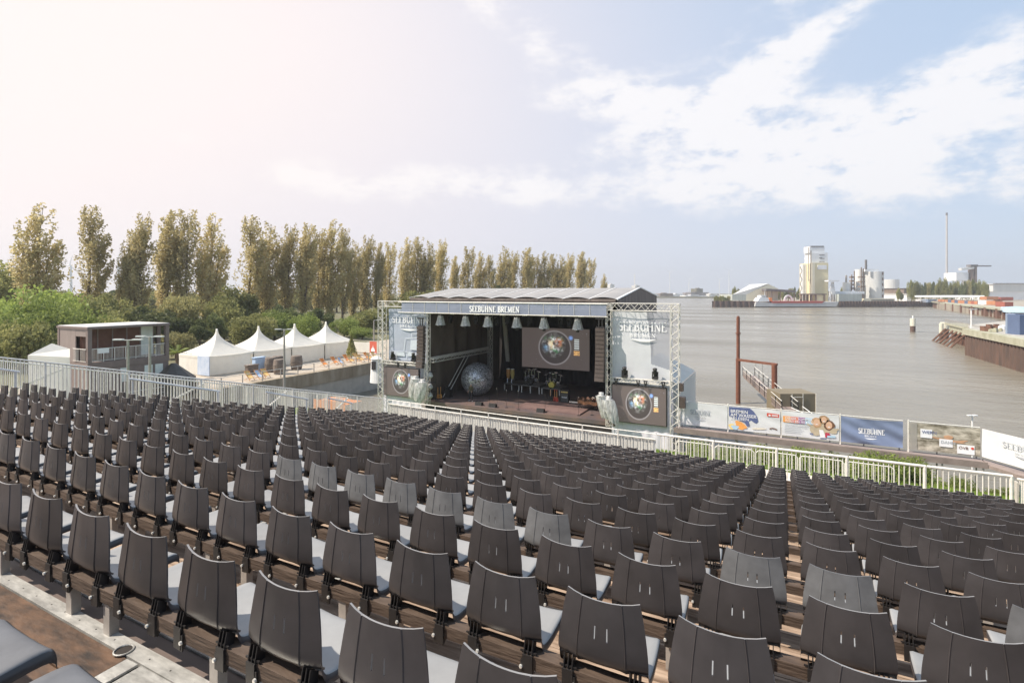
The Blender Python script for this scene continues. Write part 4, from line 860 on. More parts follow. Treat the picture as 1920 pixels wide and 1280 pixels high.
def poplar_mesh(seed, h=27.0, R=3.0, nb=46, leafs=58, ls=.27):
    rn = random.Random(seed); v, f = [], []; lim = MB()
    heads = [(0, 0, 1.0, R)]
    for k in range(rn.choice((1,2,2,3))):
        a = rn.random()*2*pi; heads.append((cos(a)*R*.55, sin(a)*R*.4, rn.uniform(.72,.93), R*.75))
    lean = rn.uniform(.02,.07)
    for hx, hy, ht, hr in heads:
        top = h*ht
        for b in range(nb):
            t0 = rn.random()**.8*.86+.04; z0 = top*t0; ang = rn.random()*2*pi
            L_ = top*(.10+.20*(1-t0))*rn.uniform(.7,1.25)
            prof = min(1, (t0/.22)**.6)*(1-t0**2.6)**.55
            rr = hr*prof*rn.uniform(.55,1.05)
            p0 = Vector((hx*min(1,t0*2)+lean*z0*t0, hy*min(1,t0*2), z0)); 
            p1 = p0+Vector((cos(ang)*rr*.85, sin(ang)*rr*.85, L_*.75)); p2 = p1+Vector((.35+cos(ang)*.15+lean*2, sin(ang)*.15, L_*.45))
            if p2.z > top*1.02: p2.z = top*1.02
            if b % 3 == 0: lim.tube(p0, p1, .05, 4, r2=.02, cap=False)
            for q in range(leafs):
                u = rn.random(); c = p0.lerp(p1, min(1,u*1.6)) if u < .62 else p1.lerp(p2, (u-.62)/.38)
                sp = .34*(1.15-.6*u)
                c = c+Vector((rn.gauss(0,sp), rn.gauss(0,sp), rn.gauss(0,sp*1.1)))
                leaf(v, f, c, ls*rn.uniform(.6,1.25), rn)
    tr = MB(); pts = [Vector((lean*z*z/h, .15*sin(z*.4+seed), z)) for z in [h*i/8 for i in range(9)]]
    for i in range(8): tr.tube(pts[i], pts[i+1], .36*(1-i/8.6), 7, r2=.36*(1-(i+1)/8.6), cap=False)
    for hx, hy, ht, hr in heads[1:]: tr.tube((0,0,h*.08), (hx,hy,h*.5), .2, 6, r2=.12, cap=False); tr.tube((hx,hy,h*.5), (hx+lean*h*.3,hy,h*ht*.9), .12, 5, r2=.03, cap=False)
    tr.v += lim.v if False else []; b0 = len(tr.v); tr.v += lim.v; tr.f += [tuple(b0+i for i in q) for q in lim.f]; tr.m += lim.m
    return v, f, tr
def crown_obj(v, f, m, name='crown'):
    me = bpy.data.meshes.new(name); me.from_pydata(v, [], f); me.materials.append(m); return me
def tree_proto(name, v, f, tr, m):
    t = thing(name, 'x', 'tree'); cr = part_of(crown_obj(v, f, m), 'crown', t); tr.build('trunk', m_bark, t); return t
pops = [tree_proto('poplar', *poplar_mesh(s), m_pop) for s in (1,2,3,4,5,6)]
def bush_mesh(seed, R=4.5, H=7.5, lobes=24, leafs=400, ls=.22):
    rn = random.Random(seed); v, f = [], []; tr = MB(); tr.tube((0,0,0), (.2,.1,H*.5), .22, 7, r2=.12, cap=False)
    for k in range(lobes):
        a = rn.random()*2*pi; d = rn.random()**.6*R*.72; z = H*(.28+.5*rn.random()*(1-.35*d/R)); c = Vector((cos(a)*d, sin(a)*d, z)); lr = R*rn.uniform(.16,.42)
        tr.tube((.1,.05,H*.25), c, .08, 5, r2=.03, cap=False)
        for q in range(leafs):
            n = Vector((rn.gauss(0,1), rn.gauss(0,1), rn.gauss(0,1)+.25)).normalized(); leaf(v, f, c+n*lr*rn.uniform(.5,1.18)*Vector((1,1,.8)).length/1.6*1.0, ls*rn.uniform(.6,1.3), rn)
    return v, f, tr
bushes = [tree_proto('broadleaf_tree', *bush_mesh(s), m_bush) for s in (21,22,23,24)]
m_bush2 = leafmat('dark_bush_leaves', (.10,.125,.05), (.22,.24,.10), .4); m_bush3 = leafmat('olive_bush_leaves', (.28,.26,.11), (.46,.42,.20), .45)
bushes += [tree_proto('broadleaf_tree', *bush_mesh(41, R=3.6, H=8.2, lobes=18), m_bush2), tree_proto('broadleaf_tree', *bush_mesh(42, R=4.2, H=7.0, lobes=30, leafs=260), m_bush3), tree_proto('broadleaf_tree', *bush_mesh(43, R=3.2, H=8.0, lobes=20), m_bush2)]
limes = [tree_proto('broadleaf_tree', *bush_mesh(s, ls=.19), m_lime) for s in (31,32)]
GQ = 3.8
first = {}
def place(protos_, i, loc, rz, sc, label, group):
    p = protos_[i % len(protos_)]
    if p.name not in first:
        first[p.name] = 1; p.location = loc; p.rotation_euler = (0,0,rz); p.scale = sc; p['label'] = label; p['group'] = group; return p
    return dup(p, loc, rz, label, group, sc)
PT = [(66,381,1.15),(168,386,1.1),(240,432,.8),(265,398,1),(308,395,1.0),(352,395,1.0),(392,400,1.05),(470,405,1.0),(500,416,.9),(543,419,.9),(573,420,.9),(600,430,.85),(622,412,.9),(645,428,.8),(664,450,.7),(690,440,.9),(708,455,.7),(733,455,.8),(762,445,.85),(783,444,.85),(803,452,.8),(829,448,.85),(851,480,.7),(880,463,.9),(900,471,.85),(919,478,.8),(945,461,.9),(966,470,.85),(985,464,.9),(1004,478,.8),(1020,471,.9),(1037,476,.85),(1052,478,.85),(1070,474,.9),(1088,472,.9),(1110,484,.9),(1134,513,.8)]
for i, (px, py, wf) in enumerate(PT):
    r = (px-960)/F; t = (960*0+(-89-100*r))/(174*r-131); z = 100+174*t+rt.uniform(-3,3)
    g = W2(px-3, z); base = GQ; h = (547-py)/F*z+HC-base; s = h/27.6
    wsc = s*wf*(1.05 if i < 7 else 1.22)
    place(pops, i, (g.x, g.y, base), rt.uniform(-.5,.5)+TH, (wsc, wsc, s), 'tall wind-bent poplar, %s from the left in the long row behind the tents' % ordw(i+1), 'poplars in the long row')
# undergrowth trees behind the quay: (px, top y, distance, width factor, bright?)
BT = [(-8,478,104,1.0,0),(18,505,106,.8,0),(50,526,76,1.1,1),(88,548,74,.9,1),(20,545,74,1.0,1),(112,560,72,1.0,1),(10,575,68,1.0,1),(168,562,84,1.0,0),(215,590,80,.9,0),(190,545,92,.8,0),(250,560,92,1.1,0),(305,570,90,1.1,0),(345,545,104,.9,0),(398,590,98,.9,0),(420,556,106,.8,0),(440,548,112,1.2,0),(470,580,98,1.0,0),
      (515,575,112,1.0,1),(545,552,116,.8,0),(568,590,105,.9,1),(600,580,118,1.15,0),(645,590,115,1.1,1),(690,575,128,1.2,0),(735,560,140,1.2,0),(780,548,160,1.3,0),(830,545,175,1.3,0),(880,540,195,1.3,0),(930,538,215,1.3,0),(990,536,235,1.3,0),(1050,538,255,1.3,0),(1105,540,270,1.2,0),
      (60,600,66,.8,0),(130,605,66,.8,0),(330,620,80,.8,0),(375,600,92,.9,0),(680,610,112,.9,1)]
for i, (px, py, z, wf, br) in enumerate(BT):
    g = W2(px, z); h = (547-py)/F*z+HC-GQ; s = h/7.3; w_ = (.55*s+.45)*wf*1.15
    place(limes if br else bushes, i, (g.x, g.y, GQ), rt.random()*6, (w_*rt.uniform(.75,1.05), w_*.9, s*rt.uniform(.88,1.16)), '%s bushy tree near the picture column %s, beneath the poplars' % (('dull green', 'bright green')[br], 'x'), 'bushy trees under the poplars')['label'] = '%s bushy tree, %s from the left beneath the poplars' % (('dull green', 'bright green')[br], ordw(1+sum(1 for b in BT if b[0] < px)))
for i in range(20):
    px = -10+i*38+rt.uniform(-10,10); z = 175+i*5; g = W2(px, z); h = (547-rt.uniform(534,545))/F*z+HC-GQ; s = h/7.3
    place(bushes, i, (g.x, g.y, GQ), rt.random()*6, (s*1.3, s*1.3, s), 'distant dark tree seen between the poplar trunks, %s from the left' % ordw(i+1), 'distant trees behind the poplars')
# ------------------------------------------------------------------ left quay: wall, tents, bar building
def quaywall(y0, y1, x, ztop, zcap, lab, m1, m2):
    t = thing('quay_wall', lab, 'quay wall', (x, y0, 0)); mb = MB(); mb.box(x-.9, x+.12, y0, y1, zcap, ztop+.05); mb.build('capping_beam', m1, t)
    mb = MB(); mb.box(x-.7, x-.04, y0, y1, -.5, zcap); mb.build('wall', m2, t); return t
m_cap = mat('stained_concrete', (.40,.34,.26), .85, .35, .9, col2=(.20,.155,.10), stretch=(1,.9,.22), contrast=1.2, bump=.3)
quaywall(-20, 100, -51.6, 3.8, 2.35, 'stained concrete quay wall along the basin below the white tents', m_cap, m_conc)
gz = 3.85
railt = thing('quay_railing', 'thin steel railing along the top of the left quay wall', 'railing', (-51.8, 20, gz))
mb = MB(); mb.tube((-51.8, 16, gz+1.05), (-51.8, 80, gz+1.05), .03); mb.tube((-51.8, 16, gz+.55), (-51.8, 80, gz+.55), .015); mb.build('rail', m_galv, railt)
for k in range(27): mb = MB(); mb.box(-51.84, -51.76, 16+k*2.45, 16.08+k*2.45, gz-.02, gz+1.05); mb.build('post', m_post, railt)
# pagoda tents
def pagoda(yc, i):
    xf_, xb_ = -60.6, -66.4; y0, y1 = yc-3.0, yc+3.0; ze = 6.15; xc = (xf_+xb_)/2; t = thing('pagoda_tent', 'white pointed pagoda tent on the left quay, %s from the left' % ordw(i+1), 'tent', (xc, yc, gz), 0, 'white pagoda tents in a row')
    n = 20; m = 10; mb = MB(); vs = []; 
    def ring(v):
        s = (1-v); s = s**2.3*.972+.028; z = ze+(9.15-ze)*v; P = []
        for k in range(4*n):
            a = k/n; e = int(a) % 4; f = a-int(a)
            c = [(-1,-1),(1,-1),(1,1),(-1,1)]; p0, p1 = c[e], c[(e+1) % 4]; dip = 0 if v > .25 else 0
            u = p0[0]+(p1[0]-p0[0])*f; w = p0[1]+(p1[1]-p0[1])*f
            rr = 1-.015*sin(pi*f)*(1-v); P.append((xc+u*s*2.95*rr, yc+w*s*3.0*rr, z-(.12*sin(pi*f) if v < .5 else 0)*(1-2*v)))
        return P
    R = [ring(j/m) for j in range(m+1)]; vs = [p for r_ in R for p in r_]; N4 = 4*n
    mb.add(vs, [(j*N4+k, j*N4+(k+1) % N4, (j+1)*N4+(k+1) % N4, (j+1)*N4+k) for j in range(m) for k in range(N4)]+[tuple(range(m*N4, (m+1)*N4))]); mb.build('roof', m_white_cloth, t, smooth=True)
    # scalloped valance
    mb = MB()
    for e, (a, b) in enumerate((((xf_, y0), (xf_, y1)), ((xb_, y0), (xf_, y0)), ((xf_, y1), (xb_, y1)))):
        a = Vector(a); b = Vector(b); k_ = 18
        for q in range(k_*2):
            p = a.lerp(b, q/(2*k_)); r_ = a.lerp(b, (q+1)/(2*k_)); d0 = .26+.07*abs(sin(pi*q/2)); d1 = .26+.07*abs(sin(pi*(q+1)/2)); o = .03
            mb.poly([(p.x+o,p.y,ze-d0),(r_.x+o,r_.y,ze-d1),(r_.x+o,r_.y,ze+.02),(p.x+o,p.y,ze+.02)])
    mb.build('valance', m_white_cloth, t)
    def wall(p, q, gap=None):
        p = Vector(p); q = Vector(q); l = (q-p).length; d = (q-p)/l; nn = Vector((d.y, -d.x)); k_ = 40
        mb.grid(lambda u, v: (p.x+d.x*l*u+nn.x*.02*sin(u*31)*(1-v*.5), p.y+d.y*l*u+nn.y*.02*sin(u*31)*(1-v*.5), gz+(ze-gz)*v), k_, 4)
    mb = MB(); g = .35 if i < 1 else 0
    wall((xf_-.05, y0+.03), (xf_-.05, y1-.03-g)); wall((xb_, y0+.05), (xf_-.05, y0+.05)); wall((xf_, y1-.05), (xb_, y1-.05)) if i == 3 else None; mb.build('side_wall', m_white_cloth, t, smooth=True)
    mb = MB()
    for x, y in ((xf_, y0), (xf_, y1)): mb.box(x-.05, x+.03, y-.03, y+.03, gz, ze)
    mb.build('corner_pole', m_post, t)
for i, yc in enumerate((43.1, 49.1, 55.1, 61.1)): pagoda(yc, i)
# white fence with red sign behind the tents
t = thing('site_fence', 'white sheeted site fence with a red panel right of the last tent', 'fence', (-58, 66, gz))
ya = 66.5; xA_, _z = onY(640, ya); xB_, _z = onY(716, ya)
mb = MB(); mb.box(xA_, onY(693, ya)[0], ya, ya+.05, gz+.1, HC-8.2); mb.build('white_sheet', m_white_cloth, t)
mb = MB(); mb.box(onY(693, ya)[0]+.01, onY(706, ya)[0], ya, ya+.05, gz+.1, HC-8.0); mb.build('red_panel', mat('red_panel', (.62,.13,.08), .6, .08), t)
xr_ = onY(699.5, ya)[0]; mb = MB(); fr = frameY(xr_, ya-.03, HC-9.6)
mb.poly([fr(-.45,.0), fr(.45,.0), fr(.32,.5), fr(.1,.6), fr(0,1.05), fr(-.1,.6), fr(-.32,.5)]); mb.poly([fr(-.55,-.6,.002), fr(.55,-.6,.002), fr(.55,-.2,.002), fr(-.55,-.2,.002)]); mb.build('white_emblem', m_letter, t)
mb = MB(); mb.tube((xA_-6, ya+.4, HC-7.9), (onY(705, ya)[0], ya+.4, HC-8.0), .04); [mb.tube((xA_-6+k*1.6, ya+.4, gz), (xA_-6+k*1.6, ya+.4, HC-7.95), .03) for k in range(9)]; mb.build('railing', m_post, t)
# deckchairs, barrels and tables on the quay
m_or = mat('orange_canvas', (.75,.25,.06), .7, .1); m_ylw = mat('yellow_canvas', (.75,.50,.18), .7, .1); m_sky = mat('light_blue_canvas', (.45,.58,.75), .7, .1)
def deckchair(x, y, m, lab):
    t = thing('deckchair', lab, 'deckchair', (x, y, gz), 0, 'deckchairs on the left quay'); mb = MB(); mb.grid(lambda u, v: (x+.9*v-.06*sin(pi*v), y-.28+.56*u, gz+1.0-.72*v+.0-.12*sin(pi*v)), 3, 8); mb.grid(lambda u, v: (x+.9*v-.06*sin(pi*v), y-.28+.56*u, gz+.985-.72*v-.12*sin(pi*v)), 3, 8); mb.build('canvas', m, t)
    mb = MB()
    for s in (-.3, .3): mb.bar((x, y+s, gz+1.0), (x+1.0, y+s, gz+.05), .05); mb.bar((x+.1, y+s, gz+.05), (x+.95, y+s, gz+.4), .05)
    mb.bar((x, y-.3, gz+1.0), (x, y+.3, gz+1.0), .05); mb.build('frame', m_wood_l, t)
k = 0
for px, xx, m, lb in ((602,-55.2,m_or,'orange'),(622,-55.4,m_or,'orange'),(634,-54.2,m_sky,'light blue'),(645,-55.8,m_or,'orange'),(652,-54.5,m_ylw,'yellow'),(664,-55.6,m_ylw,'yellow'),(671,-54,m_ylw,'yellow'),(683,-55.2,m_or,'orange'),(688,-54,m_ylw,'yellow'),(697,-54.6,m_ylw,'yellow'),(480,-53.8,m_sky,'light blue'),(492,-54,m_ylw,'yellow'),(462,-54,m_ylw,'yellow')):
    k += 1; y, _z = onX(px, xx); deckchair(xx, y, m, '%s canvas deckchair at the left quay, %s along it from the camera side' % (lb, ordw(1+sum(1 for q in (602,622,634,645,652,664,671,683,688,697,480,492,462) if q < px))))
m_wick = mat('grey_brown_wicker', (.17,.135,.11), .8, .5, 3, stretch=(.5,.5,8), contrast=1.8)
for i, (px, xx) in enumerate(((508,-57),(521,-57.5),(524,-54.6),(556,-55.8))):
    y, _z = onX(px, xx); mb = MB(); h = 1.75; mb.lathe((xx, y, gz), [(.62,0),(.72,.5),(.75,1.0),(.66,h-.1),(.60,h),(0,h+.02)], 18); tag(mb.build('wicker_chair', m_wick), 'grey brown wicker tub chair before the tents, %s from the left' % ordw(i+1), 'wicker chair', 'wicker chairs before the tents')
for i, (px, xx, m) in enumerate(((485,-58.6,m_sky),(472,-57.6,m_wick))):
    y, _z = onX(px, xx); mb = MB(); mb.box(xx-.3, xx+.3, y-.7, y+.7, gz, gz+(1.7 if i == 0 else 1.0)); mb.box(xx-.35, xx+.35, y-.8, y+.8, gz+(1.7 if i == 0 else 1.0), gz+(1.78 if i == 0 else 1.1)); tag(mb.build('counter', m), ('blue board standing before the second tent', 'brown slatted counter before the second tent')[i], 'counter')
t = thing('notice_board', 'pale blue printed panel at the left end of the tents', 'panel', (-60.2, 40.0, gz)); mb = MB(); mb.box(-62.4, -60.2, 39.9, 39.98, gz+.05, gz+2.3); mb.build('panel', mat('pale_blue_print', (.40,.50,.66), .6, .3, 1.5, col2=(.62,.68,.78)), t)
# small spruce and palm
def palm(px, xx, h, lab):
    y, _z = onX(px, xx); t = thing('palm_tree', lab, 'palm', (xx, y, gz)); mb = MB(); mb.tube((xx,y,gz),(xx,y,gz+h),.2,8,r2=.16); mb.build('trunk', m_bark, t); rn = random.Random(px); mb = MB()
    for k in range(16):
        a = rn.random()*6.28; e = rn.uniform(-.2,1.1); L_ = rn.uniform(1.1,1.5); c = Vector((xx,y,gz+h)); d = Vector((cos(a)*cos(e), sin(a)*cos(e), sin(e))); s = Vector((-sin(a),cos(a),0))
        for q in range(9):
            b = c+d*L_*q/9-Vector((0,0,.35*(q/9)**2)); tip = b+d*.45-Vector((0,0,.18)); mb.poly([b, b+s*.34+d*.3-Vector((0,0,.1)), b+d*.13]); mb.poly([b, b-s*.34+d*.3-Vector((0,0,.1)), b+d*.13])
    mb.build('fronds', m_lime, t)
palm(332, -61.5, 3.0, 'small bright palm between the dark bar building and the first tent')
y, _z = onX(659, -57); t = thing('small_conifer', 'small potted conifer beside the last tent', 'conifer', (-57, y, gz)); v, f = [], []; rn = random.Random(4)
for q in range(700): u = rn.random(); a = rn.random()*6.28; r_ = (1-u)*1.0*rn.uniform(.3,1); leaf(v, f, Vector((-57+cos(a)*r_, y+sin(a)*r_, gz+.5+3.0*u)), .16, rn)
me = crown_obj([(a-(-57), b-y, c-gz) for a, b, c in v], f, m_bush); part_of(me, 'crown', t); mb = MB(); mb.tube((-57,y,gz),(-57,y,gz+3.2),.07,6,r2=.03); mb.build('trunk', m_bark, t)
# bar building made of stacked dark containers, terrace on top floor
m_cont = mat('brown_grey_container_steel', (.20,.155,.14), .55, .12, 2); m_cont2 = mat('sunlit_container_side', (.27,.22,.20), .55, .12, 1.5, stretch=(1,1,.3)); m_gl = mat('brown_tinted_glass', (.16,.085,.065), .12, .3, .8, spec=.8); m_pale = mat('pale_window', (.70,.74,.70), .3, .1, 2)  # second container steel is paler to paint the face turned to the sun
zz = 46.0; P_ = W2(165, zz); bx1_, by0 = P_.x, P_.y; by1 = onX(316, bx1_)[0]; bx0_ = onY(109, by0)[0]; zr = HC-3.05; zfl = HC-6.15
t = thing('bar_building', 'dark container bar with glazed upper floor and terrace railing on the left quay', 'building', (bx1_, by0, gz))
mb = MB(); mb.box(bx0_, bx1_, by0, by1, gz-.2, zfl-.55); mb.build('ground_floor', m_cont, t)
mb = MB(); mb.box(bx0_-.05, bx1_+.05, by0-.05, by1+.05, zfl-.54, zfl); mb.build('floor_beam', m_cont, t)
mb = MB(); mb.box(bx0_-.1, bx1_+.1, by0-.1, by1+.1, zr-.20, zr-.02); mb.build('roof', m_cont, t)
mb = MB(); mb.box(bx0_-.02, bx1_+.02, by0-.02, by1+.02, zr-.016, zr+.03); mb.build('roof_sheet', mat('light_roof_sheet', (.62,.60,.58), .5, .1), t)
xg = bx1_-1.5
for x, y in ((bx1_-.12, by0+.12), (bx1_-.12, by1-.12), (bx0_+.12, by0+.12), (xg, by1-.12)): mb = MB(); mb.box(x-.16, x+.16, y-.16, y+.16, zfl, zr-.2); mb.build('corner_post', m_cont, t)
mb = MB(); mb.box(bx0_+.02, bx0_+3.0, by0, by0+.08, zfl, zr-.2); mb.build('side_wall', m_cont2, t); mb = MB(); mb.box(bx0_, bx0_+.1, by0, by1, zfl, zr-.2); mb.build('back_wall', m_cont, t)
mb = MB(); mb.box(bx0_+3.05, xg-.2, by0+.3, by0+.36, zfl+.05, zr-.9); mb.build('door', m_gl, t); mb = MB(); mb.box(bx0_+3.0, bx1_-.3, by0+.01, by0+.09, zr-.85, zr-.2); mb.build('lintel', m_cont2, t)
n = 5
for k in range(n):
    y0_ = by0+.3+(by1-by0-.8)*k/n; y1_ = y0_+(by1-by0-.8)/n-.12; mb = MB(); mb.box(xg-.05, xg, y0_, y1_, zfl+.1, zr-.25); w_ = mb.build('window', m_gl if k < 4 else m_pale, t)
    mb = MB(); mb.box(xg-.07, xg+.03, y1_+.01, y1_+.11, zfl, zr-.2); mb.build('mullion', m_cont, t)
def terrace(p, q, nb):
    p = Vector(p); q = Vector(q); panel('x', p, q, 1.05, nb, t, r=.018, top=.03); 
terr = [((bx1_-.1, by0+.3, zfl), (bx1_-.1, by1-.3, zfl), 7), ]
L7 = (by1-by0-.6)/7
for k in range(7): panel('x', (bx1_, by0+.3+k*L7, zfl+.02), (bx1_, by0+.3+(k+1)*L7-.06, zfl+.02), 1.15, 8, t, r=.02, top=.03); posts([(bx1_, by0+.3+k*L7, zfl+.1)], 1.1, t, .03)
for k in range(2): panel('x', (bx0_+2.8+k*1.1, by0-.1, zfl+.02), (bx0_+3.85+k*1.1, by0-.1, zfl+.02), 1.15, 7, t, r=.02, top=.03)
mb = MB(); mb.box(bx1_+.02, bx1_+.05, by0+.7, by0+1.6, zfl+.75, zfl+1.2); mb.build('white_sign', m_white, t)
for k in (0, 1, 2): mb = MB(); y_ = by1-.55-k*.95-(1.1 if k == 2 else 0); mb.box(bx1_+.0, bx1_+.04, y_-.7, y_, zfl-2.0, zfl-.75); mb.build('window', m_pale, t)
# white ridge tent left of the bar, dark covered heap right of it
t = thing('ridge_tent', 'low white ridge tent in front of the dark bar building', 'tent', (-50, 18, gz))
A, B, D_ = W2(55, 40), W2(132, 42), W2(70, 47); za, zb = HC-(670-547)*.040, HC-(656-547)*.042
mb = MB(); P1, P2, P3, P4, P5, P6 = (W2(42,41).x, W2(42,41).y, HC-5.15), (W2(130,41).x, W2(130,41).y, HC-5.35), (W2(128,46).x, W2(128,46).y, HC-5.05), (W2(50,48).x,W2(50,48).y,HC-6.2), (W2(98,41).x, W2(98,41).y, HC-4.6), (W2(100,47).x, W2(100,47).y, HC-4.6)
mb.poly([P1, P2, P5]); a_, b_ = W2(86,41.5), W2(131,41.5)
mb = MB(); r0, r1 = W2(97,43), W2(131,44); e0, e1 = W2(52,40), W2(131,40)
mb.poly([(e0.x,e0.y,HC-4.75),(e1.x,e1.y,HC-4.9),(r1.x,r1.y,HC-4.75+.05),(r0.x,r0.y,HC-4.15)]); mb.poly([(e0.x,e0.y,HC-4.75),(e1.x,e1.y,HC-4.9),(e1.x,e1.y,gz),(e0.x,e0.y,gz)]); mb.poly([(e1.x,e1.y,HC-4.9),(r1.x,r1.y,HC-4.70),(r1.x,r1.y,gz),(e1.x,e1.y,gz)]); mb.poly([(r0.x,r0.y,HC-4.15),(r1.x,r1.y,HC-4.70),(r1.x,r1.y,gz),(r0.x,r0.y,gz)]); mb.build('canopy', m_white_cloth, t)
c0_ = W2(325, 52); mb = MB()
mb.lathe((c0_.x, c0_.y, gz), [(2.0,0),(1.9,1.6),(1.5,1.9),(.2,3.0),(0,3.0)], 9, R=Matrix.Rotation(.4,3,'Z')); tag(mb.build('covered_heap', mat('dark_tarpaulin', (.07,.06,.05), .5, .3, 2, bump=.5)), 'dark tarpaulin draped to a point right of the bar building', 'tarpaulin')
# lamp posts
def lamp(px, z, ztop, lab, double=True, arm=.9):
    p = W2(px, z); t = thing('street_lamp', lab, 'street lamp', (p.x, p.y, gz)); mb = MB(); mb.tube((p.x,p.y,gz),(p.x,p.y,ztop),.13,8,r2=.08); mb.build('pole', m_post, t)
    for s in ((-1,1) if double else (1,)): mb = MB(); d = Vector((cos(TH), sin(TH), 0))*s; c = Vector((p.x,p.y,ztop)); mb.bar(c, c+d*arm*.4, .05); mb.obox(c+d*arm*.72+Vector((0,0,.03)), arm*.7, .25, .09, Matrix.Rotation(TH, 3, 'Z')); mb.build('lamp_head', m_white_metal, t)
lamp(240, 36, HC-3.25, 'double headed street lamp before the middle of the dark bar building'); lamp(533, 56, HC-3.95, 'double headed street lamp standing before the white pagoda tents'); lamp(281, 38, HC-3.2, 'street lamp with dish heads before the right end of the bar building')
p = W2(701, 92); lamp(701, 92, HC-4.9, 'slim single arm lamp behind the site fence beside the left truss tower', False, 1.2)
# orange dinghy like cover behind the side fence
c0_ = W2(633, 33); mb = MB(); mb.grid(lambda u, v: (c0_.x+2.6*(u-.5), c0_.y+1.4*(v-.5), HC-6.75+.25*sin(pi*u)*sin(pi*v)), 10, 6); mb.grid(lambda u, v: (c0_.x+2.6*(u-.5), c0_.y-.7, HC-7.6+v*1.0), 4, 2); tag(mb.build('orange_cover', m_or), 'orange red canopy behind the left fence near its corner', 'canopy')
# wind turbines far off
for px, py, z in ((133, 497, 900), (222, 489, 900)):
    p = W2(px, z); t = thing('wind_turbine', 'distant white wind turbine seen %s of the second poplar' % ('left' if px < 200 else 'right'), 'wind turbine', (p.x, p.y, gz)); h = (547-py)/F*z+HC
    mb = MB(); mb.tube((p.x,p.y,gz),(p.x,p.y,h),2.4,10,r2=1.4); mb.build('tower', m_white, t)
    for a in (.1, 2.2, 4.3): 
        mb = MB(); d = Vector((cos(TH)*cos(a+1.2), sin(TH)*cos(a+1.2), sin(a+1.2))); c = Vector((p.x,p.y,h))+Vector((sin(TH),-cos(TH),0))*2.5; mb.tube(c, c+d*17, .8, 5, r2=.15); mb.build('blade', m_white, t)
# ------------------------------------------------------------------ far shores
def at(px, z, h=0.0): p = W2(px, z); return Vector((p.x, p.y, h))
m_sheetpile = mat('rusty_sheet_piles', (.14,.085,.065), .85, .3, .7, col2=(.085,.06,.05), stretch=(1,1,.3), contrast=1.4)
m_gravel = mat('harbour_ground', (.36,.32,.26), .9, .2, .05)
R3 = Matrix.Rotation(TH, 3, 'Z')           # boxes squared up to the view direction of the far quay
def fbox(mb, px0, px1, z, y0, y1, depth, m=0):
    """box at distance z whose front spans picture columns px0..px1 and heights of picture rows y0 (top)..y1"""
    a = at(px0, z); b = at(px1, z); f = Vector((-sin(TH), cos(TH), 0))*depth; zt = HC+(547-y0)/F*z; zb = HC+(547-y1)/F*z
    P = [a, b, b+f, a+f]; mb.add([(p.x,p.y,zb) for p in P]+[(p.x,p.y,zt) for p in P], [(0,3,2,1),(4,5,6,7),(0,1,5,4),(1,2,6,5),(2,3,7,6),(3,0,4,7)], m); return mb
def land2(name, P, z, m): mb = MB(); mb.prism([(p.x,p.y,-2) for p in P], (0,0,z+2), 0); return struct(name, mb, m)
# low far bank
land2('far_bank', [at(1100,1250), at(1345,1150), at(1345,1500), at(1100,1500)], 3.2, m_earth)
land2('far_bank', [Vector((-2800,2300,0)), Vector((2600,2300,0)), Vector((2600,2850,0)), Vector((-2800,2850,0))], 5.0, m_earth)
GZ = 4.4
land2('harbour_ground', [at(1336,478), at(1752,492), at(1760,430), at(1800,360), at(1850,305), at(1912,245), at(2060,180), at(2600,200), at(2600,1400), at(1350,1400)], GZ, m_gravel)
def pilewall(name, lab, p, q, zt, cap=None, corr=1.6, amp=.35, m=None, base=-.8):
    t = thing(name, lab, 'quay wall', (p.x, p.y, 0)); d = (q-p); l = d.length; d.normalize(); nn = Vector((d.y, -d.x, 0)); n = max(4, int(l/corr*4)); prof = [0, 0, 1, 1]
    pts = [p+d*(l*i/n)+nn*(amp*prof[i % 4]) for i in range(n+1)]; mb = MB(); mb.add([(a.x,a.y,base) for a in pts]+[(a.x,a.y,zt) for a in pts], [(i,i+1,n+2+i,n+1+i) for i in range(n)]); mb.build('sheet_piles', m or m_sheetpile, t)
    if cap: mb = MB(); A = [p-nn*1.0, q-nn*1.0, q+nn*(amp+.25), p+nn*(amp+.25)]; mb.prism([(a.x,a.y,zt-.02) for a in A], (0,0,cap)); mb.build('capping_beam', m_cap2, t)
    return t
m_cap2 = mat('lichen_concrete', (.48,.47,.38), .9, .25, .6, col2=(.30,.30,.20), bump=.3)
pilewall('quay_wall', 'low brown sheet pile wall left of the moored ship on the far shore', at(1335,477), at(1424,477), 5.6, None, 5, .8)
pilewall('quay_wall', 'long dark brown sheet pile wall right of the moored ship below the silos', at(1572,478), at(1752,490), 5.4, None, 3, .6)
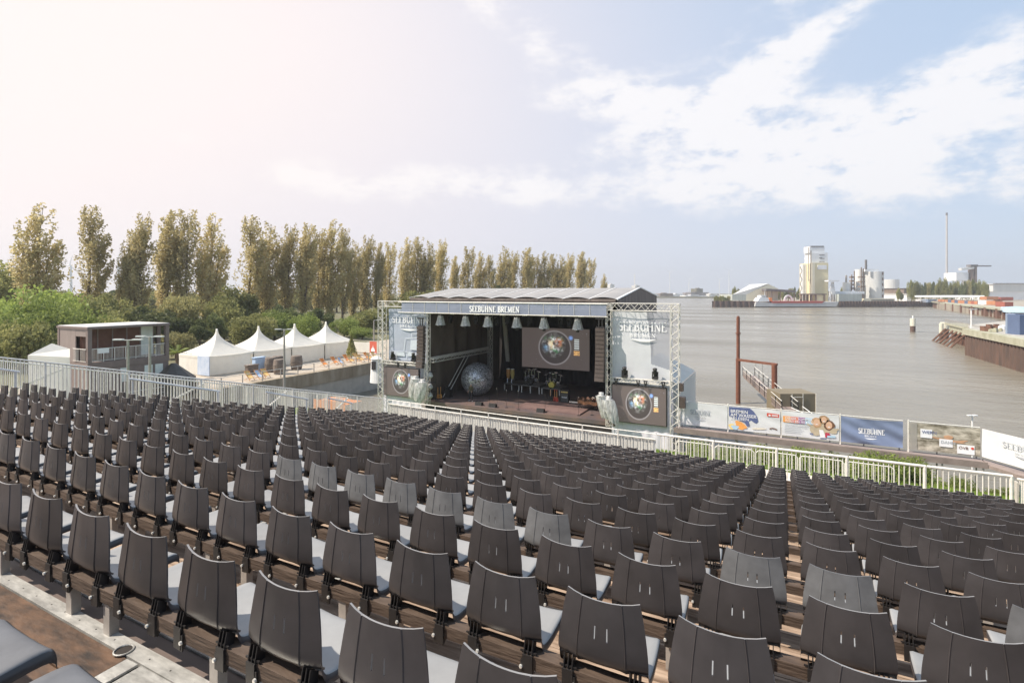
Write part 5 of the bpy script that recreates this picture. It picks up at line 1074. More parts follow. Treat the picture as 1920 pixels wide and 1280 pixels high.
# trestle quay on the right with rusty pillars
m_trest = mat('rusty_pillar', (.16,.085,.06), .85, .3, .6)
Q = [at(1748,489), at(1765,428), at(1806,356), at(1852,302), at(1912,243)]
t = thing('trestle_quay', 'rusty trestle quay with thick pillars running along the right shore', 'quay', Q[0]); mb = MB()
for a, b in zip(Q, Q[1:]):
    d = b-a; nn = Vector((d.y,-d.x,0)).normalized(); mb.prism([(v.x,v.y,4.3) for v in (a-nn*6, b-nn*6, b+nn*1.2, a+nn*1.2)], (0,0,.9))
mb.build('deck', m_cap2, t)
mb = MB(); a, b = Q[0], Q[1]; mb.prism([(v.x,v.y,-.5) for v in (a, b, b+Vector((3,3,0)), a+Vector((3,3,0)))], (0,0,6)); mb.build('closed_front', m_trest, t)
tot = 0
for a, b in zip(Q[1:], Q[2:]):
    n = int((b-a).length/9)
    for i in range(n):
        c = a.lerp(b, i/n); mb = MB(); w_ = 1.5 if (i % 3 == 0) else .7; mb.box(c.x-w_, c.x+w_, c.y-w_, c.y+w_, -.5, 4.3 if w_ < 1 else 5.0); mb.build('pillar', m_trest, t)
mb = MB()
for a, b in zip(Q[1:], Q[2:]): d = (b-a).normalized(); nn = Vector((d.y,-d.x,0))*-4; mb.add([tuple(a+nn+Vector((0,0,-.5))), tuple(b+nn+Vector((0,0,-.5))), tuple(b+nn+Vector((0,0,4.3))), tuple(a+nn+Vector((0,0,4.3)))], [(0,1,2,3)])
mb.build('back_wall', m_sheetpile, t)
# factory and silos
m_silo = mat('pale_silo_steel', (.62,.62,.60), .5, .1, .1, stretch=(1,1,.1)); m_silow = mat('white_silo', (.74,.74,.71), .55, .06, .1); m_yel = mat('pale_yellow_render', (.70,.62,.40), .7, .06, .1); m_yel2 = mat('cream_render', (.72,.67,.52), .7, .05, .1); m_brn = mat('brown_steelwork', (.20,.15,.12), .8, .3, .3); m_dgrey = mat('dark_grey_roof', (.15,.14,.14), .7, .2, .2); m_wht = mat('white_sheet_metal', (.76,.77,.78), .5, .05, .2); m_grn = mat('grey_green_metal', (.42,.45,.42), .6, .15, .5, stretch=(1,1,.1))
def cyl(mb, px0, px1, z, y0, y1, dome=0, m=0, n=28):
    c = at((px0+px1)/2, z); r = (px1-px0)/2/F*z; zt = HC+(547-y0)/F*z; zb = HC+(547-y1)/F*z; mb.lathe((c.x,c.y,zb), [(r,0),(r,zt-zb),(0,zt-zb+dome)], n, m); return mb
Z0 = 495
t = thing('warehouse', 'pale warehouse with a low pitched light roof and yellow gable on the far shore', 'warehouse', at(1372,Z0,GZ))
mb = MB(); fbox(mb, 1373, 1399, Z0, 552, 563.5, 30); mb.build('front_wall', m_grn, t)
a, b, c_, d_ = at(1399,Z0), at(1455,Z0), at(1441,Z0), at(1373,Z0); up = lambda p, py, z=Z0: Vector((p.x,p.y,HC+(547-py)/F*z)); dv = Vector((-sin(TH),cos(TH),0))*55
mb = MB(); mb.poly([up(a,552.5), up(c_,531.5), up(c_,532)+dv, up(at(1416,Z0),533)+dv*.2, up(d_,552.5)+Vector((0,0,0))]); mb.build('roof', m_silo, t)
mb = MB(); mb.prism([up(a,564), up(at(1459,Z0),564), up(at(1459,Z0),541), up(c_,532.5), up(a,553)], dv*.3); mb.build('gable', m_yel2, t)
t = thing('silo_tower', 'tall pale yellow silo tower with a white head house and sign board', 'silo tower', at(1530,Z0,GZ))
mb = MB(); fbox(mb, 1519, 1553, Z0, 493, 565, 18); mb.build('shaft', m_yel, t)
mb = MB(); fbox(mb, 1522, 1552, Z0+3, 474, 492.8, 12); mb.build('head_house', m_wht, t)
mb = MB(); fbox(mb, 1518, 1546, Z0+4, 462, 474, 10); mb.build('top_house', m_wht, t)
mb = MB(); fbox(mb, 1521, 1545, Z0+3.8, 461, 463, 11); mb.build('flat_roof', m_dgrey, t)
for k, (p0, p1, yy) in enumerate(((1536,1546,478),(1536,1542,483.5),(1538,1546,484.5),(1536,1546,490.5))): mb = MB(); fbox(mb, p0, p1, Z0+2.8, yy-.6, yy+.5, .3); mb.build('window', m_dgrey, t)
mb = MB(); fbox(mb, 1533, 1550, Z0-.3, 497, 505, .5); mb.build('sign_board', m_wht, t)
mb = MB(); fbox(mb, 1522.4, 1528, Z0-1.2, 493, 563, 1.0); mb.build('light_pilaster', m_yel2, t)
mb = MB(); fbox(mb, 1513, 1522, Z0+6, 527, 564, 10); mb.build('annex', m_yel, t)
mb = MB(); fbox(mb, 1520.3, 1521.8, Z0-.6, 470, 560, .8); fbox(mb, 1516, 1516.8, Z0-.6, 464, 527, .8); mb.build('conveyor_pipe', m_post, t)
t = thing('silo_tower', 'white silo block with a zigzag outer stair left of the yellow silo tower', 'silo tower', at(1510,Z0+8,GZ))
mb = MB()
for k in range(3): cyl(mb, 1501+k*4, 1509+k*4, Z0+8, 496, 563)
mb.build('silo_cells', m_silow, t); mb = MB()
for k in range(8): mb.bar(at(1500.2+(k % 2)*3.4, Z0-.5, HC+(547-500-k*8)/F*Z0), at(1500.2+((k+1) % 2)*3.4, Z0-.5, HC+(547-508-k*8)/F*Z0), .6, .5)
mb.build('outer_stair', m_post, t)
t = thing('silo', 'large grey round silo with a dark service frame on its right edge', 'silo', at(1640,505,GZ)); mb = MB(); cyl(mb, 1621, 1654, 510, 509.5, 561, 0, 0, 40); mb.build('shell', m_silo, t)
mb = MB(); [fbox(mb, 1652.5, 1656.5, 502, 510+k*10.5, 515+k*10.5, 3) for k in range(5)]; fbox(mb, 1652.8, 1654.0, 502, 509, 561, 1); mb.build('service_frame', m_brn, t)
mb = MB(); fbox(mb, 1622, 1648, 506, 504.5, 509.3, 14); mb.build('roof_deck', m_wht, t)
t = thing('silo', 'slim white silo beside dark pipework left of the large grey silo', 'silo', at(1607,505,GZ)); mb = MB(); cyl(mb, 1604, 1617, 512, 505, 561); mb.build('shell', m_silow, t)
mb = MB(); [fbox(mb, 1597, 1603, 507, 518+k*7, 521+k*7, 4) for k in range(4)]; fbox(mb, 1597, 1598, 507, 515, 545, 1); fbox(mb, 1602, 1603, 507, 508, 545, 1); mb.build('platforms', m_brn, t)
t = thing('process_tower', 'dark lattice process tower with pipes between the white and grey silos', 'tower', at(1619,500,GZ)); mb = MB(); [fbox(mb, 1614.5, 1622.5, 499, 518+k*9, 520.5+k*9, 5) for k in range(5)]; fbox(mb, 1615, 1616.2, 499, 501, 561, 1); fbox(mb, 1619, 1620, 499, 503, 561, 1); mb.build('frame', m_brn, t); mb = MB(); cyl(mb, 1621.8, 1625.6, 503, 487, 505, 0, 0, 14); mb.build('stack', m_dgrey, t)
t = thing('tank', 'short white storage tank with a dark vent left of the slim silo', 'tank', at(1588,505,GZ)); mb = MB(); cyl(mb, 1581, 1596, 512, 529, 552); mb.build('shell', m_silow, t); mb = MB(); cyl(mb, 1585, 1588.3, 506, 516, 529.3, 0, 0, 10); mb.build('vent', m_post, t)
t = thing('industrial_shed', 'long low white roofed plant shed in front of the silos', 'shed', at(1590,492,GZ)); mb = MB(); fbox(mb, 1561, 1621, 492, 546, 551, 14); mb.build('roof', m_wht, t); mb = MB(); fbox(mb, 1562, 1620, 493, 551.2, 564.5, 10); mb.build('front', m_brn, t)
t = thing('industrial_shed', 'plain grey green shed on the quay before the large silo', 'shed', at(1590,486,GZ)); mb = MB(); fbox(mb, 1573, 1616, 485, 551, 567, 5); mb.build('walls', m_grn, t)
t = thing('low_building', 'long low cream building on the quay right of the grey green shed', 'building', at(1650,490,GZ)); mb = MB(); fbox(mb, 1620, 1678, 489, 559.5, 567, 8); mb.build('walls', m_yel2, t); mb = MB(); fbox(mb, 1634, 1676, 488.6, 561.8, 563.6, .2); mb.build('window_band', m_dgrey, t)
t = thing('loading_gantry', 'dark roofed loading gantry on posts behind the ship', 'gantry', at(1440,483,GZ)); mb = MB(); mb.prism([up(at(1437,486),541,486), up(at(1490,486),544,486), up(at(1493,486),548,486), up(at(1437,486),545,486)], dv*.2); mb.build('conveyor_roof', m_dgrey, t); mb = MB(); [fbox(mb, p, p+1, 486, 545, 565, 1) for p in (1438,1447,1463,1478,1489)]; mb.build('posts', m_brn, t)
mb = MB(); t = thing('loading_gantry', 'brown steel loading frame behind the middle of the ship', 'gantry', at(1530,484,GZ)); [fbox(mb, p, p+1.6, 487, 551, 566, 3) for p in (1503,1509,1515,1522,1530,1546)]; fbox(mb, 1502, 1550, 487, 550.5, 552.5, 5); mb.build('frame', m_brn, t); mb = MB(); fbox(mb, 1528, 1546, 488.5, 553, 566, 3); mb.build('yellow_wall', m_yel, t)
mb = MB(); t = thing('arched_hopper', 'white arched hopper standing on the quay behind the ship', 'hopper', at(1478,484,GZ))
for k in range(8): a0, a1 = pi*k/8, pi*(k+1)/8; mb.bar(at(1478-7*cos(a0), 484.5, HC+(547-564+10*sin(a0))/F*484), at(1478-7*cos(a1), 484.5, HC+(547-564+10*sin(a1))/F*484), 1.4, 1.4)
mb.build('arch', m_wht, t)
mb = MB(); [mb.bar(at(1553+k*3.5, 488, HC-8), at(1560+(k-1)*1, 488, HC+9), .5) for k in range(5)]; mb.obox(at(1560, 488, HC+10), 10, 6, 1.2, R3); tag(mb.build('crane_frame', m_wht), 'pale A shaped hoist frame right of the silo tower', 'hoist')
# coaster ship
t = thing('cargo_ship', 'grey and red cargo ship with a white wheelhouse aft moored before the silos', 'ship', at(1495,474,0))
def hullpts(px, y): return up(at(px,474), y, 474)
mb = MB(); A = [(1416,574.5),(1418,565.5),(1450,568.5),(1540,568.5),(1546,566),(1573,565.5),(1568,574.5)]; bck = Vector((-sin(TH),cos(TH),0))*11
mb.prism([hullpts(*p) for p in A], bck); mb.build('hull', mat('grey_hull', (.50,.50,.50), .5, .1, .2), t)
mb = MB(); mb.prism([hullpts(1449,568.4)-bck*.02, hullpts(1541,568.4)-bck*.02, hullpts(1546,564.6)-bck*.02, hullpts(1447,564.6)-bck*.02], bck*1.02); mb.build('red_bulwark', mat('red_hull_band', (.42,.085,.07), .6, .12, .2), t)
mb = MB(); mb.prism([hullpts(p, 565.4)+bck*.1 for p in (1421,1444)]+[hullpts(1442,558)+bck*.1, hullpts(1426,558)+bck*.1], bck*.8); mb.build('wheelhouse', m_wht, t); mb = MB(); mb.prism([hullpts(1428,557.8)+bck*.2, hullpts(1439,557.8)+bck*.2, hullpts(1439,553.5)+bck*.2, hullpts(1429,553.5)+bck*.2], bck*.6); mb.build('bridge', m_wht, t)
for k in range(4): mb = MB(); fbox(mb, 1429.5+k*2.4, 1431+k*2.4, 475.9, 555, 556.6, .3); mb.build('window', m_dgrey, t)
mb = MB(); fbox(mb, 1443, 1448, 476, 558, 564.5, 4); mb.build('orange_lifeboat', m_or, t); mb = MB(); fbox(mb, 1556.3, 1557.3, 476, 549, 565, .5); fbox(mb, 1434, 1434.5, 478, 545, 554, .4); mb.build('mast', m_wht, t)
# power station stack and coal loader
t = thing('chimney', 'very tall slender white chimney with a dark top on the right', 'chimney', at(1775,900,GZ)); c = at(1775,900); mb = MB(); hz = HC+(547-404)/F*900; mb.tube((c.x,c.y,2),(c.x,c.y,hz),1.7,20,r2=1.2); mb.build('shaft', mat('grey_chimney_concrete', (.42,.43,.45), .7, .1, .05), t); mb = MB(); mb.tube((c.x,c.y,hz+.02),(c.x,c.y,hz+4.5),1.35,20,r2=1.35); mb.build('dark_top', m_dgrey, t)
mb = MB(); fbox(mb, 1775.9, 1776.7, 895, 404, 540, 1); mb.build('ladder_duct', m_post, t)
t = thing('transfer_tower', 'white transfer tower with a long conveyor arm above the right hand trees', 'conveyor tower', at(1815,700,GZ)); mb = MB(); fbox(mb, 1793, 1816, 700, 511, 526, 20); fbox(mb, 1796, 1800, 702, 526, 540, 4); fbox(mb, 1808, 1812, 702, 526, 540, 4); mb.build('housing', m_wht, t)
mb = MB(); fbox(mb, 1822, 1826, 698, 501, 540, 6); fbox(mb, 1828, 1832, 698, 499, 540, 6); mb.build('legs', m_brn, t); mb = MB(); fbox(mb, 1821, 1859, 697, 497.5, 499.5, 5); fbox(mb, 1820, 1834, 697, 496, 500, 7); mb.build('conveyor_arm', m_dgrey, t)
mb = MB(); mb.bar(up(at(1800,700),505,700), up(at(1824,700),502,700), 5, 3); mb.build('bridge', m_silo, t)
# haze-blue buildings behind
t = thing('gas_holder', 'very pale distant round tank right of the large grey silo', 'tank', at(1666,800,GZ)); mb = MB(); cyl(mb, 1652, 1683, 820, 524, 562); mb.build('shell', m_silo, t)
for i, (p0, p1, z, ya, yb, m, lab) in enumerate(((1695,1709,560,541,551,m_brn,'small house with a dark roof left of the right hand trees'),(1862,1925,620,533,545,m_silo,'long grey hall with a row of roof lights at the right edge'),(1844,1925,560,547,556,m_wht,'pale low hall in front of the grey hall at the right edge'),(1700,1708,545,551,560,m_wht,'white low house under the dark roofed one'))):
    t = thing('industrial_hall', lab, 'hall', at(p0,z,GZ)); mb = MB(); fbox(mb, p0, p1, z, ya, yb+6, 40); mb.build('walls', m, t); mb = MB(); fbox(mb, p0-.5, p1+.5, z-1, ya-.8, ya-.05, 42); mb.build('roof', m_dgrey if i == 0 else m_silo, t)
    if i == 1: [ (lambda q: q.build('roof_light', m_dgrey, t))(fbox(MB(), 1866+k*7, 1871+k*7, z-1.5, ya-2.2, ya-.85, 3)) for k in range(8)]
# container rows and sheds on the right quay
m_co = [mat('orange_container', (.46,.20,.10), .6, .1, .5), mat('blue_container', (.10,.14,.24), .6, .1, .5), mat('rust_red_container', (.33,.10,.07), .6, .1, .5), mat('white_container', (.7,.7,.7), .6, .1, .5), mat('blue_grey_container', (.22,.28,.38), .6, .1, .5)]
cn = ['orange', 'dark blue', 'rust red', 'white', 'blue grey']
seq = [0,0,0,1,0,1,0,0,1,0,2,0,1,3,0,4]
for i in range(16):
    px = 1764+i*6.3; mb = MB(); fbox(mb, px, px+5.9, 470-i*6.5, 561+i*.35, 566.8+i*.42, 3); tag(mb.build('shipping_container', m_co[seq[i]]), '%s shipping container on the right quay, %s from the left in its line' % (cn[seq[i]], ordw(i+1)), 'container', 'shipping containers on the right quay')
t = thing('open_shed', 'long white roof over the row of coloured containers', 'shed', at(1760,480,GZ)); mb = MB(); a, b = up(at(1758,482),557.5,482), up(at(1846,440),557.5,440); mb.prism([a, b, b+dv*.5, a+dv*.5], (0,0,1.6)); mb.build('roof', m_wht, t); mb = MB(); [fbox(mb, p, p+.8, 481-(p-1758)*.45, 558, 567, .6) for p in (1759,1780,1801,1822,1843)]; mb.build('posts', m_post, t)
for i, (p0, p1, z, ya, yb, k) in enumerate(((1726,1738,488,562,567,3),(1740,1756,486,561,567,4),(1850,1862,330,563,571,3),(1866,1880,320,564,572,0),(1884,1900,310,566,575,2),(1850,1872,420,556,562,0),(1876,1900,420,557,563,2))):
    mb = MB(); fbox(mb, p0, p1, z, ya, yb, 6); tag(mb.build('storage_box', m_co[k]), '%s storage unit on the right quay, %s of seven from the left' % (cn[k], ordw(i+1)), 'storage unit')
for i, (px, z, h, w_) in enumerate(((1898,262,5.6,4),(1916,240,6.0,6))):
    c = at(px, z); mb = MB(); mb.prism([(c.x-w_,c.y-4,4.5),(c.x+w_,c.y-4,4.5),(c.x+w_*.8,c.y-2,h+.9),(c.x-w_*.7,c.y-2,h+.5)], (2,14,0)); tag(mb.build('covered_pile', mat('light_blue_tarpaulin%d' % i, (.40,.54,.64), .6, .15, .4)), 'light blue covered pile on the right quay, %s' % ('away from the picture edge', 'at the picture edge')[i], 'covered pile')
# nearer pier with railing
P0, P1 = at(1811,117), at(1990,80); pt_ = pilewall('quay_wall', 'near pier of brown corrugated sheet piles with pale concrete cap at the right edge', P0, P1, 4.5, 1.25, 1.5, .38)
pz = 5.75
land2('pier_ground', [P0+Vector((.9,1,0)), P1+Vector((.9,1,0)), at(2100,140), at(1890,150), at(1815,130)], 5.72, mat('pier_gravel', (.40,.38,.34), .9, .3, 1.2, contrast=1.6))
J0, J1, J2, J3 = at(1771,150), at(1815,128), at(1900,112), at(1900,128)
t = thing('jetty', 'concrete jetty with fine railing and slanting rusty struts beyond the near pier', 'jetty', J0); mb = MB()
n2_ = (J1-J0).normalized(); nn = Vector((n2_.y,-n2_.x,0)); mb.prism([(v.x,v.y,4.6) for v in (J0, J1, J1-nn*4, J0-nn*4)], (0,0,.5)); mb.prism([(v.x,v.y,2.9) for v in (J0+n2_*4-nn*.3, J1-nn*.3, J1-nn*2, J0+n2_*4-nn*2)], (0,0,1.7)); mb.build('deck', m_cap2, t)
mb = MB()
for k in range(6): c = J0.lerp(J1, .12+.17*k); mb.bar((c.x+nn.x*.3, c.y+nn.y*.3, 3.6), tuple(c+nn*3.0-n2_*2.4+Vector((0,0,-.3))), .35, .35)
mb.build('strut', m_trest, t); mb = MB()
for k in range(14): c = J0.lerp(J1, .1+.066*k)-nn*1.4; mb.box(c.x-.3, c.x+.3, c.y-.3, c.y+.3, -.5, 3.0)
mb.build('inner_piles', m_trest, t)
e0 = J0-nn*.2; e1 = J1+n2_*9-nn*.2; mb = MB(); mb.tube(tuple(e0+Vector((0,0,6.2))), tuple(e1+Vector((0,0,6.0))), .05); 
for k in range(46): c = e0.lerp(e1, k/45); mb.tube((c.x,c.y,5.05),(c.x,c.y,6.15),.035,4)
mb.build('railing', m_post, t)
t = thing('street_lamp', 'slim white lamp on the near pier', 'street lamp', at(1821,118,pz)); c = at(1821,118); mb = MB(); mb.tube((c.x,c.y,pz),(c.x,c.y,HC-3.9),.12,6); mb.build('pole', m_white, t); mb = MB(); mb.obox((c.x+.5*cos(TH), c.y+.5*sin(TH), HC-3.85), 1.6, .3, .12, R3); mb.build('lamp_head', m_white, t)
for i, (px, z, ya, w_) in enumerate(((1711.5,184,597,.78),(1765,152,606,.5),(1771,156,604,1.0))):
    c = at(px, z); zt = HC+(547-ya)/F*z; t = thing('mooring_pile', 'pale topped mooring pile in the water, %s' % ('standing alone left of the jetty','at the jetty end, slim one in front','at the jetty end, thick one behind')[i], 'mooring pile', (c.x,c.y,0), 0, 'mooring piles'); mb = MB(); mb.tube((c.x,c.y,-1),(c.x,c.y,2.0 if i < 2 else 3.0),w_,14); mb.build('dark_shaft', mat('wet_brown_pile%d' % i, (.12,.075,.06), .7, .2), t); mb = MB(); mb.tube((c.x,c.y,2.01 if i < 2 else 3.01),(c.x,c.y,zt),w_*1.05,14); mb.build('pale_top', mat('cream_pile%d' % i, (.66,.63,.52), .7, .15), t)
    if i == 0: mb = MB(); mb.tube((c.x,c.y,zt),(c.x,c.y,zt+1.0),.2,8); mb.build('light', m_white, t)
for i, (z, dz) in enumerate(((104, 0),)):
    c = at(1913, 100); t = thing('shipping_container', 'dark blue container stack on the near pier at the right picture edge', 'container', (c.x,c.y,pz)); mb = MB(); fbox(mb, 1912, 1990, 100, 590, 640, 2.5); mb.build('container', m_co[1], t); mb = MB(); fbox(mb, 1903.5, 1911.5, 101, 588, 643, 2); mb.build('ribbed_side', m_co[4], t)
rs = random.Random(9)
for i in range(9):
    p = at(rs.uniform(1850,1900), rs.uniform(104,118)); s = rs.uniform(.5,1.3); mb = MB(); mb.obox((p.x,p.y,pz+s*.4), s*1.6, s, s*.8, Matrix.Rotation(rs.random()*3,3,'Z')); mb.obox((p.x+.3,p.y,pz+s*.95), s*.7, s*.6, s*.3, Matrix.Rotation(rs.random()*3,3,'Z')); tag(mb.build('scrap_pile', [m_cap2, m_wht, m_trest][i % 3]), 'small heap of stored building material on the near pier', 'material heap', 'heaps of material on the near pier')
# trees of the far shore
def far_tree(i, px0, px1, z, ytop, yb, n, label, grp):
    for k in range(n):
        px = px0+(px1-px0)*(k+.5)/n; p = W2(px, z+rs.uniform(-12,12)); h = (yb-ytop)/F*z*rs.uniform(.85,1.05); w_ = (px1-px0)/n/F*z/9.0*1.5
        place(bushes, i+k, (p.x, p.y, GZ-1), rs.random()*6, (w_, w_, h/7.3), '%s, %s from the left in its group' % (label, ordw(k+1)), grp)
far_tree(0, 1374, 1404, 530, 530, 560, 4, 'dark tree behind the pale warehouse', 'trees behind the warehouse')
far_tree(1, 1448, 1502, 560, 531, 560, 7, 'dark tree between warehouse and silo tower', 'trees left of the silo tower')
far_tree(2, 1704, 1852, 520, 519, 566, 14, 'broad dark tree in the grove below the chimney', 'trees below the chimney')
far_tree(3, 1682, 1694, 530, 538, 566, 2, 'narrow dark tree beside the dark roofed house', 'trees by the small house')
far_tree(2, 1340, 1372, 500, 550, 566, 4, 'low green shrub left of the pale warehouse', 'shrubs left of the warehouse')
far_tree(1, 1575, 1583, 540, 532, 560, 1, 'dark tree behind the hoist frame', 'trees by the hoist')
# low skyline far left of the river
ks = 0
for px0, px1, z, ya, m in ((1216,1236,1240,551,m_silo),(1238,1262,1230,550,m_brn),(1262,1284,1235,551,m_wht),(1290,1300,1240,549,m_brn),(1296,1330,1200,548,m_dgrey),(1285,1336,1190,554,m_wht),(1144,1152,1300,533,m_silo),(1191,1200,1300,535,m_silo),(1306,1318,1260,541,m_earth),(1330,1345,1180,551,m_silo)):
    ks += 1; mb = MB(); fbox(mb, px0, px1, z, ya, 556.5, 40); fbox(mb, px0+.2*(px1-px0), px0+.5*(px1-px0), z-2, ya-1.2, ya, 20); tag(mb.build('distant_building', m), 'tiny distant waterfront building behind the stage roof, %s of ten' % ordw(ks), 'building')
for i, (px, z, ya) in enumerate(((1256,2000,510),(1367,2000,508),(1292,1900,524),(1349,1900,524))):
    p = at(px, z); t = thing('wind_turbine', 'very faint distant turbine or mast above the river horizon, %s of four' % ordw(i+1), 'wind turbine', p); h = HC+(547-ya)/F*z; mb = MB(); mb.tube((p.x,p.y,3),(p.x,p.y,h),1.3,8,r2=.8); mb.build('tower', m_white, t)
    for a in (.4, 2.5, 4.6): mb = MB(); c = Vector((p.x,p.y,h)); mb.tube(c, c+Vector((cos(TH)*cos(a), sin(TH)*cos(a), sin(a)))*26, .6, 4, r2=.2); mb.build('blade', m_white, t)
# ------------------------------------------------------------------ scaffold with banners, portal, tent behind the stage
YBn = 43.9; zbt = HC-8.72; zbb = HC-10.5
m_wb = mat('white_banner', (.76,.77,.78), .6, .05, .8, trans=.15)
def bframe(x0): return frameY(x0, YBn-.06, zbb)
def wav(seed, amp):
    r_ = random.Random(seed); q = [(r_.uniform(1,5), r_.uniform(1,6), r_.random()*6) for _ in range(4)]
    return lambda u, v: amp*sum(sin(a*u*3+b*v*2.2+c) for a, b, c in q)/2.5*sin(pi*min(1,max(0,v)))**.5
def banner(px0, px1, lab, m, i, amp=.022, drop=0):
    x0, x1 = onY(px0, YBn)[0], onY(px1, YBn)[0]; t = thing('fence_banner', lab, 'banner', (x0, YBn, zbb)); w_ = wav(i, amp); W_ = x1-x0; H_ = zbt-zbb
    mb = MB(); mb.grid(lambda u, v: (x0+W_*u, YBn-.02+w_(u, v), zbb+H_*v-drop*sin(pi*u)*v), 36, 14); mb.grid(lambda u, v: (x0+W_*u, YBn+.0+w_(u, v), zbb+H_*v-drop*sin(pi*u)*v), 36, 14); mb.build('cloth', m, t, smooth=True); 
    mb = MB(); mb.tube((x0, YBn+.05, zbt+.05), (x1, YBn+.05, zbt+.05), .03); mb.tube((x0-.04, YBn+.05, zbb-.6), (x0-.04, YBn+.05, zbt+.15), .05); mb.build('frame', m_galv, t)
    global cloth_y; cloth_y = (lambda u, v, x0=x0, W_=W_, H_=H_, w_=w_: YBn-.02+w_(u/W_, v/H_)); return t, frameY(x0, YBn-.045, zbb), W_, H_
m_greyprint = mat('grey_print', (.42,.44,.48), .6, .05); m_navy = mat('navy_print', (.10,.13,.27), .6, .08); m_redp = mat('red_print', (.62,.08,.05), .6, .05); m_orp = mat('orange_print', (.80,.36,.10), .6, .1, 2); m_yp = mat('yellow_print', (.80,.62,.25), .6, .1, 2); m_lbp = mat('light_blue_print', (.42,.60,.74), .6, .1, 2); m_purp = mat('purple_print', (.32,.12,.32), .6, .1, 2); m_tan = mat('skin_tone_print', (.66,.42,.28), .6, .1, 4); m_hairp = mat('brown_hair_print', (.16,.08,.045), .6, .2, 6); m_beige = mat('beige_print', (.50,.42,.30), .6, .15, 3)
def blobp(mb, fr, cu, cv, ru, rv, dz, m=0, rot=0, n=22, wob=.0, s=0):
    P = []
    for i in range(n):
        a = 2*pi*i/n; r_ = 1+wob*sin(3*a+s)+wob*.6*sin(5*a+2*s); u, v = ru*r_*cos(a), rv*r_*sin(a); P.append(fr(cu+u*cos(rot)-v*sin(rot), cv+u*sin(rot)+v*cos(rot), dz))
    mb.poly(P, m)
# 1 white
t, fr, W_, H_ = banner(1269, 1364, 'white banner with faint grey stage name, first in the banner row beside the truss tower', m_wb, 1)
mb = MB(); h = .36; k = W_*.40/serif_w('SEEBÜHNE', h); serif(mb, 'SEEBÜHNE', fr, W_*.28, H_*.50, h, wide=k); h2 = .12; k = W_*.2/serif_w('BREMEN', h2, .2); serif(mb, 'BREMEN', fr, W_*.38, H_*.36, h2, .2, wide=k); logo(mb, fr, W_*.48, H_*.30, W_*.2, .08, .012); mb.build('lettering', m_greyprint, t)
# 2 blue brush banner
t, fr, W_, H_ = banner(1366, 1463, 'white banner with a navy brush shape, orange figures and white words, second in the row', m_wb, 2)
mb = MB(); mb.poly([fr(u*W_, v*H_, .004) for u, v in ((.01,.97),(.42,.99),(.50,.86),(.56,.66),(.585,.46),(.55,.36),(.50,.40),(.45,.48),(.40,.42),(.42,.24),(.37,.20),(.32,.36),(.22,.44),(.10,.50),(.01,.58))]); mb.build('navy_shape', m_navy, t)
mb = MB(); blobp(mb, fr, .07*W_, .14*H_, .22, .22, .005, 0, wob=.12); mb.build('yellow_figure', m_yp, t); mb = MB(); blobp(mb, fr, .24*W_, .22*H_, .42, .27, .006, 0, -.5, wob=.12); mb.build('orange_figure', m_orp, t); mb = MB(); blobp(mb, fr, .13*W_, .12*H_, .26, .16, .008, 0, wob=.15); mb.build('blue_figure', m_lbp, t)
mb = MB(); blobp(mb, fr, .60*W_, .16*H_, .5, .07, .006, 0, .1); mb.build('beige_figure', mat('pale_beige_print', (.72,.66,.54), .6, .05), t)
sans('BREMEN', fr, .04*W_, .74*H_, .33, m_letter, t, bold=.012); sans('AM WASSER', fr, .04*W_, .585*H_, .33, m_letter, t, bold=.012); sans('ERLEBEN', fr, .04*W_, .44*H_, .33, m_letter, t)
mb = MB(); mb.poly([fr(u*W_, v*H_, .004) for u, v in ((.75,.72),(.98,.70),(.98,.84),(.75,.86))]); mb.build('red_field', m_redp, t); mb = MB(); blobp(mb, fr, .80*W_, .77*H_, .08, .06, .01); mb.poly([fr(u*W_, v*H_, .011) for u, v in ((.84,.75),(.96,.745),(.96,.775),(.84,.78))]); mb.poly([fr(u*W_, v*H_, .011) for u, v in ((.84,.795),(.96,.79),(.96,.805),(.84,.81))]); mb.build('white_mark', m_letter, t)
mb = MB(); stroke(mb, [(.80*W_,.20*H_),(.84*W_,.24*H_),(.90*W_,.23*H_),(.94*W_,.19*H_)], .04, fr, .006); mb.build('small_mark', m_hairp, t)
# 3 festival
t, fr, W_, H_ = banner(1466, 1573, 'white festival banner with coloured title bar and three laughing people, third in the row', m_wb, 3)
for i, (u0, u1, m) in enumerate(((.02,.16,m_orp),(.16,.30,mat('coral_print', (.70,.22,.16), .6, .05)),(.30,.42,m_purp),(.42,.55,m_lbp))):
    mb = MB(); mb.poly([fr(u*W_, v*H_, .004) for u, v in ((u0,.55),(u1,.55),(u1,.80),(u0,.80))]); mb.build('title_bar', m, t)
sans('DIESER SOMMER', fr, .06*W_, .68*H_, .24, m_letter, t, bold=.01); sans('WIRD EIN FESTIVAL', fr, .06*W_, .565*H_, .235, m_letter, t, bold=.01, sx=.9)
mb = MB()
for k in range(6): mb.poly([fr(u*W_, v*H_, .004) for u, v in ((.05,.46-.065*k),(.40-.03*(k % 3)+(.08 if k < 2 else 0),.46-.065*k),(.40-.03*(k % 3)+(.08 if k < 2 else 0),.475-.065*k),(.05,.475-.065*k))])
mb.build('small_print_lines', m_greyprint, t)
mb = MB()
for cu, cv, ru, rv, ro in ((.60,.34,.34,.40,.5),(.74,.42,.40,.36,0),(.88,.40,.34,.22,-.4),(.50,.52,.22,.06,-.5),(.95,.44,.2,.08,.4)): blobp(mb, fr, cu*W_, cv*H_, ru, rv, .0015*len(mb.f)+.002, 0, ro)
mb.build('bodies', m_beige, t)
